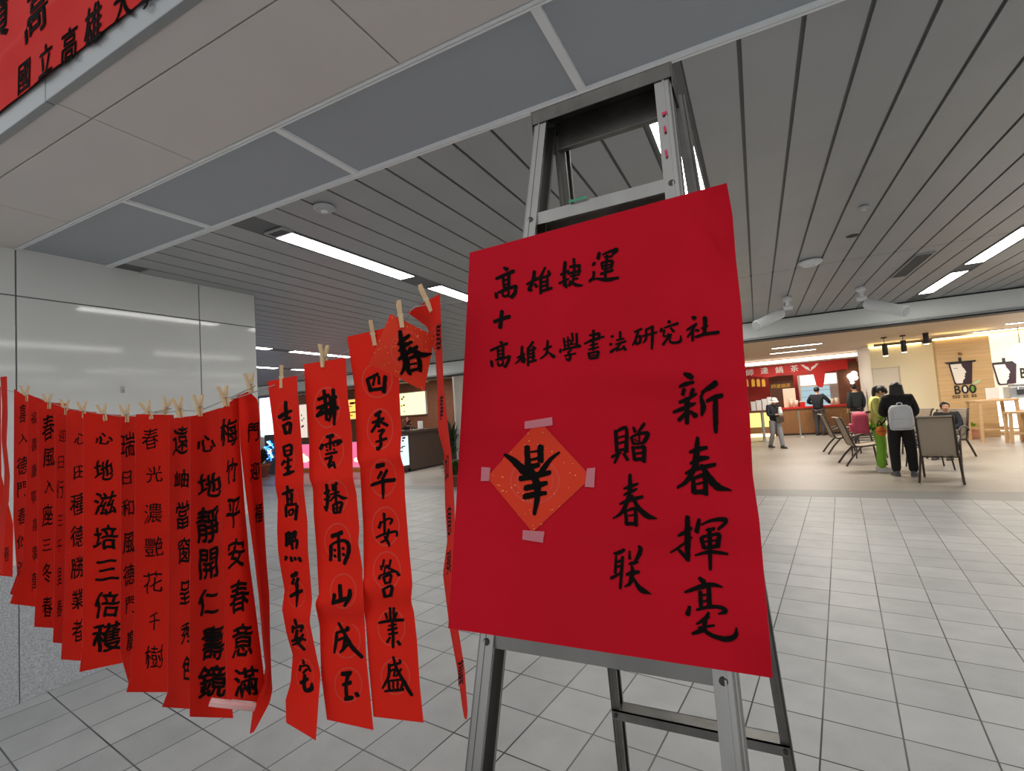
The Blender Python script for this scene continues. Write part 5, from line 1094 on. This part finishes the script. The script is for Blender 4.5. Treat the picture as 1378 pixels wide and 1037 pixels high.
        if hair == 'long':
            b2 = [(-.085, .03), (-.10, -.05), (-.07, -.11), (0, -.125), (.07, -.11), (.10, -.05), (.085, .03)]
            vs = []
            for q, (zz, wd_) in enumerate(((.08, .95), (-.02, 1.05), (-.14, 1.2), (-.26, 1.25), (-.36, 1.0))):
                for x_, y_ in b2: vs.append(hd+Matrix.Rotation(turn, 3, 'Z') @ (Vector((x_*wd_, y_*(1 if q < 2 else .95)-.01*q, zz))*k))
            for q, (zz, wd_) in enumerate(((-.36, .9), (-.02, .8), (.08, .75))):
                for x_, y_ in b2: vs.append(hd+Matrix.Rotation(turn, 3, 'Z') @ (Vector((x_*wd_, y_*.6, zz))*k))
            b.add(vs, [(7*q+i, 7*q+i+1, 7*q+8+i, 7*q+7+i) for q in range(7) for i in range(6)], 0, True)
        if hair == 'ponytail':
            q0 = H_(0, -.085, .06); b.tube(catmull([q0, q0+Vector((0, -.05, -.01))*k, q0+Vector((0, -.07, -.08))*k, q0+Vector((0, -.075, -.17))*k, q0+Vector((0, -.06, -.26))*k], 4), [.02]+[.036]*10+[.03]*5+[.012], 10)
            b.ell(H_(.0, .07, .07), (.075*k, .03*k, .04*k), 10, 6)
        b.build('hair', hm, t, recalc=False)
    for sg in (-1, 1):
        b = MB(); b.ell(H_(sg*.031, .082, .030), (.011*k, .006*k, .006*k), 8, 5); b.build('eye', M_BLACK, t)
        b = MB(); b.ell(H_(sg*.080, .0, .005), (.012*k, .02*k, .030*k), 8, 6); b.build('ear', M_SKIN, t)
    b = MB(); b.ell(H_(0, .082, -.045), (.022*k, .006*k, .006*k), 8, 5); b.build('mouth', mat('lips', (160, 90, 84), .6), t)
    if hat:
        b = MB(); b.ell(H_(0, -.004, .045), (.098*k, .112*k, .095*k), 18, 8, 0, hq, 0, .56); b.lathe_brim = 1
        vs = [];
        for i in range(20):
            a = 2*PI*i/20
            for r_2, z_ in ((.095, .03), (.135, .005)): vs.append(H_(r_2*math.cos(a), r_2*1.1*math.sin(a), z_))
        b.add(vs, [(2*i, 2*i+1, (2*i+3) % 40, (2*i+2) % 40) for i in range(20)], 0, True); b.build('hat', hat, t, recalc=False)
    if collar:
        b = MB(); b.lathe([(.075*k, 0), (.085*k, .045*k), (.070*k, .05*k)], V['neck']+Vector((0, 0, -.02*k)), 16); b.build('collar', collar, t, recalc=False)
    t.location = loc; t.rotation_euler.z = math.atan2(-face[0], face[1]); return t, V, k
def backpack(V, k, m, label, wd, ht, parent_loc, face, name, lean=0.0, trim=None, cat='backpack', back=-.125, dz=-.10, dp=1.0):
    t = thing(name, label, cat, (0, 0, 0)); c = V['chest']+Vector((0, back*k, dz))
    b = MB(); N_ = 16; rows = []
    for j, (zz, sc) in enumerate(((-.5, .80), (-.47, .95), (-.3, 1.0), (.1, 1.0), (.3, .96), (.43, .84), (.5, .55))):
        rows.append([(c.x+wd/2*sc*max(-1, min(1, 1.25*math.cos(2*PI*i/N_))), c.y-.07*dp+.085*dp*max(-1, min(1, 1.2*math.sin(2*PI*i/N_)))*sc, c.z+zz*ht) for i in range(N_)])
    b.add([p_ for r_2 in rows for p_ in r_2], [(j*N_+i, j*N_+(i+1) % N_, (j+1)*N_+(i+1) % N_, (j+1)*N_+i) for j in range(6) for i in range(N_)]+[tuple(range(N_-1, -1, -1)), tuple(range(6*N_, 7*N_))], 0, True)
    b.build('body', m, t, recalc=True)
    b = MB(); b.box((c.x-wd*.36, c.y-.185*dp, c.z-ht*.42), (c.x+wd*.36, c.y-.14*dp, c.z-ht*.05)); b.build('front_pocket', m, t, bevel=.018)
    b = MB(); b.tube(catmull([(c.x-.04, c.y-.06, c.z+ht*.49), (c.x-.025, c.y-.06, c.z+ht*.58), (c.x+.025, c.y-.06, c.z+ht*.58), (c.x+.04, c.y-.06, c.z+ht*.49)], 4), .009, 8); b.build('handle', trim or m, t)
    for sg in (-1, 1):
        b = MB(); b.tube(catmull([(sg*.09, c.y+.0, c.z+ht*.44), (sg*.115, c.y+.10, c.z+ht*.48), (sg*.13, c.y+.27, c.z+ht*.25), (sg*.16, c.y+.22, c.z-.02), (sg*.14, c.y+.05, c.z-ht*.35)], 4), .014, 8); b.build('strap', trim or m, t)
    t.location = parent_loc; t.rotation_euler.z = math.atan2(-face[0], face[1]); return t
M_NAVY = mat('black_navy_cloth', (28, 30, 38), .8, var=.1, scale=20); M_BLK = mat('black_cloth', (22, 20, 22), .85, var=.15, scale=20)
M_GRYT = mat('grey_trousers', (132, 132, 138), .8); M_LIMEC = mat('lime_tracksuit', (120, 176, 40), .7, var=.08, scale=14); M_YELC = mat('yellow_green_jacket', (206, 208, 112), .7, var=.08, scale=14)
M_WSHOE = mat('white_shoe', (214, 210, 206), .6); M_DSHOE = mat('dark_shoe', (58, 54, 54), .6); M_PINKB = mat('pink_bag', (196, 70, 96), .6, var=.08, scale=14); M_WBAG = mat('pale_grey_bag', (196, 200, 206), .6, var=.03, scale=14)
# woman in black with the white backpack, back to the camera
pw = on_z(1219, 640, 0); vd = np.array([pw[0], pw[1]]); vd /= np.linalg.norm(vd); rt = np.array([vd[1], -vd[0]])
f1 = vd*.97+rt*(-.1)
pose = dict(kneeL=(-.12, .01, .48), ankleL=(-.125, -.02, .08), kneeR=(.12, .0, .48), ankleR=(.12, -.03, .08), elbL=(-.24, .06, 1.13), wriL=(-.12, .26, 1.08), elbR=(.25, .05, 1.12), wriR=(.14, .27, 1.06), head=(0, .045, 1.56), toeL=(-.16, .14, .035), toeR=(.17, .13, .035))
t, V, k = person('woman in black with long dark hair seen from behind, wearing a pale backpack', (pw[0], pw[1], 0), f1, 1.62, pose, M_BLK, M_BLK, mat('black_white_shoe', (90, 90, 92), .6), 'long', None, 0, .35, loose=1.18, jacket_len=.80)
backpack(V, k, M_WBAG, 'pale grey backpack on the back of the woman in black', .33, .42, (pw[0], pw[1], 0), f1, 'backpack', back=-.15, dz=-.20)
# girl in the green tracksuit, facing right, looking down
pg = on_z(1188, 634, 0); f2 = rt*.98+vd*.15
pose = dict(kneeL=(-.09, .03, .48), ankleL=(-.09, -.02, .08), elbL=(-.22, .02, 1.14), wriL=(-.12, .24, 1.10), elbR=(.22, .0, 1.12), wriR=(.12, .24, 1.06), head=(0, .09, 1.545), neck=(0, .02, 1.43), chest=(0, -.01, 1.27))
t, V, k = person('girl in a yellow and green tracksuit looking down, long dark hair tied back', (pg[0], pg[1], 0), f2, 1.60, pose, M_YELC, M_LIMEC, M_WSHOE, 'ponytail', None, 0, .75, loose=1.08, jacket_len=.84)
skin('green_hem', [(0, -.0, .99*k, .150*k, .120*k), (0, 0, .84*k, .168*k, .128*k)], [(0, 1)], M_LIMEC, t)
skin('green_hem', [(V['elbR'].x, V['elbR'].y, V['elbR'].z-.02, .066*k, .066*k), (V['wriR'].x, V['wriR'].y-.03, V['wriR'].z, .048*k, .048*k)], [(0, 1)], M_LIMEC, t)
backpack(V, k, M_PINKB, 'pink backpack hanging low on the back of the girl in green', .36, .40, (pg[0], pg[1], 0), f2, 'backpack', back=-.16, dz=-.28, trim=M_BLK, dp=1.5)
tt = thing('shoulder_pouch', 'round orange pouch at the hip of the girl in green', 'pouch', (0, 0, 0)); b = MB(); b.ell((.20*k, .02, .80*k), (.045, .085, .095), 16, 10); b.build('body', mat('orange_pouch', (216, 120, 36), .6), tt); b = MB(); b.tube(catmull([(.19*k, -.03, .88*k), (.21*k, .0, 1.0*k), (.19*k, .05, .88*k)], 4), .008); b.build('loop', M_BLK, tt)
b = MB(); b.ell((.222*k, .02, .80*k), (.03, .07, .018), 14, 6); b.build('stripe', mat('red_stripe', (190, 50, 40), .6), tt)
tt.location = (pg[0], pg[1], 0); tt.rotation_euler.z = math.atan2(-f2[0], f2[1])
# old woman walking, white hat, holding a white bag of food
po = on_z(1046, 603, 0); f3 = -vd*.7+rt*.75
pose = dict(kneeL=(-.09, .12, .48), ankleL=(-.09, .16, .08), kneeR=(.09, -.03, .48), ankleR=(.09, -.20, .10), elbL=(-.23, .03, 1.10), wriL=(-.08, .22, 1.16), elbR=(.23, .03, 1.10), wriR=(.07, .22, 1.12), head=(0, .07, 1.55), chest=(0, .01, 1.27))
t, V, k = person('old woman walking in a dark vest, grey trousers and a white hat', (po[0], po[1], 0), f3, 1.50, pose, M_NAVY, M_GRYT, M_DSHOE, 'short', mat('grey_hair', (150, 148, 146), .7), -.3, .25, hat=mat('white_hat', (222, 220, 216), .7), loose=1.08, jacket_len=.84)
def held(name, label, cat, fnb, loc, face, m, part='body'):
    q = thing(name, label, cat, (0, 0, 0)); fnb(q); q.location = loc; q.rotation_euler.z = math.atan2(-face[0], face[1]); return q
def f_(q):
    b = MB(); b.lathe([(0, -.07), (.05, -.07), (.06, .02), (.045, .10), (.03, .12), (0, .12)], (-.01, .30*k, 1.17*k), 14); b.build('bag', M_WHITE, q); b = MB(); b.lathe([(.032, .115), (.045, .15), (.02, .17)], (-.01, .30*k, 1.17*k), 12); b.build('twisted_top', M_WHITE, q)
held('food_bag', 'small white food bag held up by the old woman in the hat', 'bag', f_, (po[0], po[1], 0), f3, M_WHITE)
def f_(q):
    m = mat('olive_bag', (74, 62, 50), .7); b = MB(); b.box((-.17*k, .17*k, .86*k), (.10*k, .25*k, 1.04*k)); b.build('body', m, q, bevel=.025); b = MB(); b.tube(catmull([(-.15*k, .20*k, 1.03*k), (-.10*k, .17*k, 1.25*k), (.06*k, .05, 1.45*k), (.12*k, -.06, 1.44*k)], 5), .010); b.build('strap', m, q); b = MB(); b.box((-.16*k, .25*k, .95*k), (.09*k, .257*k, 1.04*k)); b.build('flap', m, q, bevel=.004)
held('crossbody_bag', 'olive brown bag worn in front by the old woman in the hat', 'bag', f_, (po[0], po[1], 0), f3, None)
# man at the counter and man beside the pillar
pm = on_y(1105, 584, 20.9); f4 = vd*1.0+rt*.25
pose = dict(elbL=(-.34, .06, 1.18), wriL=(-.27, .28, 1.12), elbR=(.34, .06, 1.18), wriR=(.27, .28, 1.12), head=(0, .02, 1.58))
person('man in a black shirt leaning his elbows on the red shop counter, seen from behind', (pm[0], 20.95, 0), f4, 1.75, pose, M_NAVY, mat('charcoal_trousers', (70, 68, 72), .8), M_DSHOE, 'short', loose=1.08)
pm = on_y(1147, 584, 20.4); f5 = vd*.9-rt*.5
person('man in a dark jacket with a pale collar standing beside the pillar', (3.0, 20.3, 0), f5, 1.74, dict(head=(.0, .03, 1.58)), mat('dark_teal_jacket', (40, 48, 54), .7), M_NAVY, M_DSHOE, 'short', loose=1.12, collar=mat('pale_collar', (214, 196, 176), .7), jacket_len=.86)
# seated person behind the near chair
sf = np.array([-.55, -1.0]); sf /= np.linalg.norm(sf)
pose = dict(pelvis=(0, -.13, .50), waist=(0, -.17, .64), chest=(0, -.21, .84), neck=(0, -.21, 1.01), head=(0, -.17, 1.13), hipL=(-.09, -.10, .48), hipR=(.09, -.10, .48), kneeL=(-.13, .32, .50), kneeR=(.13, .32, .50), ankleL=(-.13, .34, .08), ankleR=(.13, .34, .08),
            shoL=(-.185, -.20, .97), shoR=(.185, -.20, .97), elbL=(-.25, -.12, .72), elbR=(.25, -.12, .72), wriL=(-.12, .12, .66), wriR=(.12, .12, .66))
person('person in dark clothes seated behind the near chair, head and shoulders showing', (3.42, 13.15, 0), sf, 1.56, pose, M_NAVY, mat('dark_jeans', (50, 56, 70), .8), M_DSHOE, 'short', turn=.5, loose=1.1, jacket_len=.91)

# ------------------------------------------------------------------ kiosk at the left, behind the couplets
M_KBROWN = mat('dark_kiosk_panel', (66, 54, 50), .5)
t = thing('kiosk_counter', 'dark brown kiosk counter behind the edge-on couplet', 'counter', (-9.75, 13.0, 0))
b = MB(); b.box((-10.3, 11.85, .05), (-9.45, 14.6, 1.16)); b.build('body', M_KBROWN, t, bevel=.01); b = MB(); b.box((-10.36, 11.8, 1.16), (-9.40, 13.3, 1.24)); b.build('raised_ledge', M_KBROWN, t, bevel=.006); b = MB(); b.box((-10.2, 11.9, 0), (-9.5, 14.55, .05)); b.build('plinth', M_DARK, t)
t = thing('lit_showcase', 'lit glass showcase with dark print at the left end of the dark kiosk', 'showcase', (-9.8, 11.0, 0))
b = MB(); b.box((-10.3, 10.75, .12), (-9.44, 11.82, 1.14)); b.build('body', M_KBROWN, t); b = MB(); b.box((-9.44, 10.80, .22), (-9.425, 11.76, 1.08)); b.build('lit_panel', emitter('showcase_glow', (214, 232, 240), 1.1), t)
b = MB(); rnd = random.Random(11)
for k_ in range(22):
    y_, z_ = rnd.uniform(10.9, 11.5), rnd.uniform(.55, 1.02); b.box((-9.425, y_, z_), (-9.418, y_+rnd.uniform(.03, .16), z_+rnd.uniform(.015, .05)))
b.build('dark_print', M_BLACK, t); b = MB(); b.box((-10.25, 10.8, 0), (-9.5, 11.8, .12)); b.build('plinth', M_DARK, t)
def board(name, label, a, c, Y, m, extra=None, cat='menu'):
    A, C_ = on_y(*a, Y), on_y(*c, Y); t = thing(name, label, cat, ((A[0]+C_[0])/2, Y, C_[2]))
    b = MB(); b.box((A[0]-.03, Y, C_[2]-.03), (C_[0]+.03, Y+.09, A[2]+.03)); b.build('case', M_WHITE, t); b = MB(); b.box((A[0], Y-.012, C_[2]), (C_[0], Y-.001, A[2])); b.build('lit_panel', m, t)
    if extra:
        rnd = random.Random(len(label))
        for k_ in range(extra[0]):
            x_ = A[0]+(C_[0]-A[0])*rnd.uniform(*extra[3]); z_ = C_[2]+(A[2]-C_[2])*rnd.uniform(.08, .8); b = MB(); b.box((x_, Y-.02, z_), (x_+rnd.uniform(.05, extra[2]), Y-.013, z_+rnd.uniform(.03, .10))); b.build('picture', extra[1], t)
    return t
board('lit_menu_board', 'glowing yellow white menu board on the brown wall behind the kiosk', (538, 530), (573, 556), 15.1, emitter('menu_glow_yellow', (255, 240, 168), 1.6), (6, mat('menu_ochre', (220, 150, 70), .5), .12, (.02, .15)))
board('lit_menu_board', 'glowing orange menu board between the third couplet and the wide one', (440, 541), (480, 563), 15.1, emitter('menu_glow_orange', (255, 196, 96), 1.3), (9, mat('menu_red', (196, 60, 30), .5), .3, (.5, .9)))
board('lit_poster', 'small framed pale poster panel between the two left couplets', (403, 545), (414, 588), 15.1, emitter('poster_glow', (236, 220, 206), .9), (5, mat('poster_brown', (120, 84, 60), .5), .10, (.1, .6)), 'poster')
t = thing('pink_counter', 'glowing pink shop counter seen between the hanging couplets', 'counter', (-12.5, 12.3, 0))
A, C_ = on_y(404, 592, 12.0), on_y(488, 634, 12.0); b = MB(); b.box((A[0], 12.0, .12), (-10.5, 12.5, .98)); b.build('body', M_WHITE, t)
b = MB(); b.box((A[0], 11.985, .16), (-10.5, 12.0, .95)); b.build('pink_panel', emitter('pink_glow', (255, 120, 160), 1.0), t); b = MB(); b.box((A[0], 11.98, 0), (-10.5, 12.5, .12)); b.build('orange_base', mat('orange_base', (220, 130, 40), .6), t)
b = MB(); rnd = random.Random(4)
for k_ in range(16): x_ = A[0]+rnd.uniform(0, 3.4); z_ = rnd.uniform(.3, .7); b.ell((x_, 11.975, z_), (rnd.uniform(.06, .2), .008, rnd.uniform(.05, .14)), 10, 6)
b.build('cream_pictures', emitter('cream_glow', (255, 246, 200), 1.3), t); b = MB(); b.box((A[0], 11.96, .98), (-10.5, 12.55, 1.02)); b.build('top', M_DARK, t)
A, C_ = on_y(357, 528, 14.5), on_y(372, 586, 14.5)
sbox('window_1', [((A[0]-.4, 14.5, C_[2]), (C_[0]+.3, 14.52, A[2]))], emitter('lit_window', (226, 232, 255), 2.2))
sbox('wall_left_back', [((-21, 14.55, 0), (-18.6, 14.7, ZF))], M_OFFW)
t = thing('neon_sign', 'blue and white neon display glowing left of the narrow couplet', 'sign', (on_y(363, 604, 11.6)[0], 11.68, 0))
p = on_y(363, 604, 11.6)
b = MB(); b.box((p[0]-.28, 11.62, 0), (p[0]+.5, 11.75, p[2]+.5)); b.build('case', M_BLACK, t)
b = MB(); rnd = random.Random(9)
for k_ in range(9):
    a_ = rnd.uniform(0, PI); c_ = np.array([p[0]+rnd.uniform(-.15, .4), 11.60, p[2]+rnd.uniform(-.35, .35)]); d_ = np.array([math.cos(a_), 0, math.sin(a_)])*.16; b.tube([c_-d_, c_+d_], .02, 6)
b.build('blue_tubes', emitter('neon_blue', (60, 130, 255), 4.0), t); b = MB()
for k_ in range(4):
    a_ = rnd.uniform(0, PI); c_ = np.array([p[0]+rnd.uniform(-.1, .3), 11.595, p[2]+rnd.uniform(-.25, .25)]); d_ = np.array([math.cos(a_), 0, math.sin(a_)])*.12; b.tube([c_-d_, c_+d_], .018, 6)
b.build('white_tubes', emitter('neon_white', (220, 240, 255), 4.0), t)
# plants
p = on_y(351, 641, 10.9); potted('potted_plant', 'potted plant with dark leaves at the end of the white wall', (p[0], 10.9, 0), .30, .42, 60, .55, .75, .05, M_TERRA, M_LEAFD, 5, .5, 'potted plants of the hall')
p = on_z(613, 654, 0); potted('potted_plant', 'low round potted plant close to the left edge of the crimson notice', (p[0], p[1], 0), .17, .26, 90, .34, .45, .05, M_TERRA, M_LEAF, 8, .35, 'potted plants of the hall')
p = on_y(608, 630, 10.5); potted('potted_plant', 'tall spiky potted plant before the white column', (p[0], 10.5, 0), .20, .45, 46, .38, 1.35, .035, mat('dark_pot', (50, 48, 46), .6), M_LEAFD, 12, .75, 'potted plants of the hall')
p = on_y(553, 577, 12.6); potted('flower_arrangement', 'small arrangement of reddish flowers on the dark kiosk ledge', (p[0]+.1, 12.3, 1.24), .10, .12, 40, .22, .35, .03, M_DARK, mat('russet_leaf', (120, 66, 50), .7, var=.25, scale=9), 14, .4)
# white round column
p = on_y(622, 560, 10.9); b = MB(); b.lathe([(.36, 0), (.36, ZF)], (p[0]+.16, 10.95, 0), 32); o = struct(b.build('trim_11', M_OFFW))
# staff behind the kiosk
ps = on_y(580, 590, 13.6)
person('staff member in dark clothes bending over behind the dark kiosk counter', (-10.75, 13.55, 0), (.55, -.85), 1.62, dict(chest=(0, .22, 1.20), neck=(0, .32, 1.33), head=(0, .42, 1.42), shoL=(-.18, .27, 1.30), shoR=(.18, .27, 1.30), elbL=(-.23, .36, 1.06), elbR=(.23, .36, 1.06), wriL=(-.15, .50, .98), wriR=(.15, .50, .98)), M_BLK, M_BLK, M_DSHOE, 'short', nod=.5, loose=1.1)
t = thing('card_stand', 'white card on the dark kiosk ledge beside the flowers', 'sign', (-9.6, 12.9, 1.24)); p = on_x(566, 571, -9.6); b = MB(); b.box((-9.62, p[1]-.12, 1.24), (-9.60, p[1]+.12, 1.50)); b.build('card', M_WHITE, t); b = MB(); b.box((-9.66, p[1]-.1, 1.24), (-9.56, p[1]+.1, 1.255)); b.build('foot', M_DARK, t)
# white and green floor reflection behind the ladder, laid as coloured patches
t = thing('floor_reflection', 'white and green card lying on the tiles behind the stepladder', 'card', on_z(830, 892, 0))  # stands in for a sign's reflection on the tiles, not a card
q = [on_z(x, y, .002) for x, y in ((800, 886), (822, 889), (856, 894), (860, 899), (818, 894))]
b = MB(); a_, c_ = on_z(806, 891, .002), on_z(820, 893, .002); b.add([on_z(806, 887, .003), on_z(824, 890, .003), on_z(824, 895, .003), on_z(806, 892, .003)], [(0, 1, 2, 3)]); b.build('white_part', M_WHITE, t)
b = MB(); b.add([on_z(824, 890, .003), on_z(856, 895.5, .003), on_z(855, 899, .003), on_z(824, 895, .003)], [(0, 1, 2, 3)]); b.build('green_part', mat('reflected_sign_green', (24, 150, 96), .5), t)
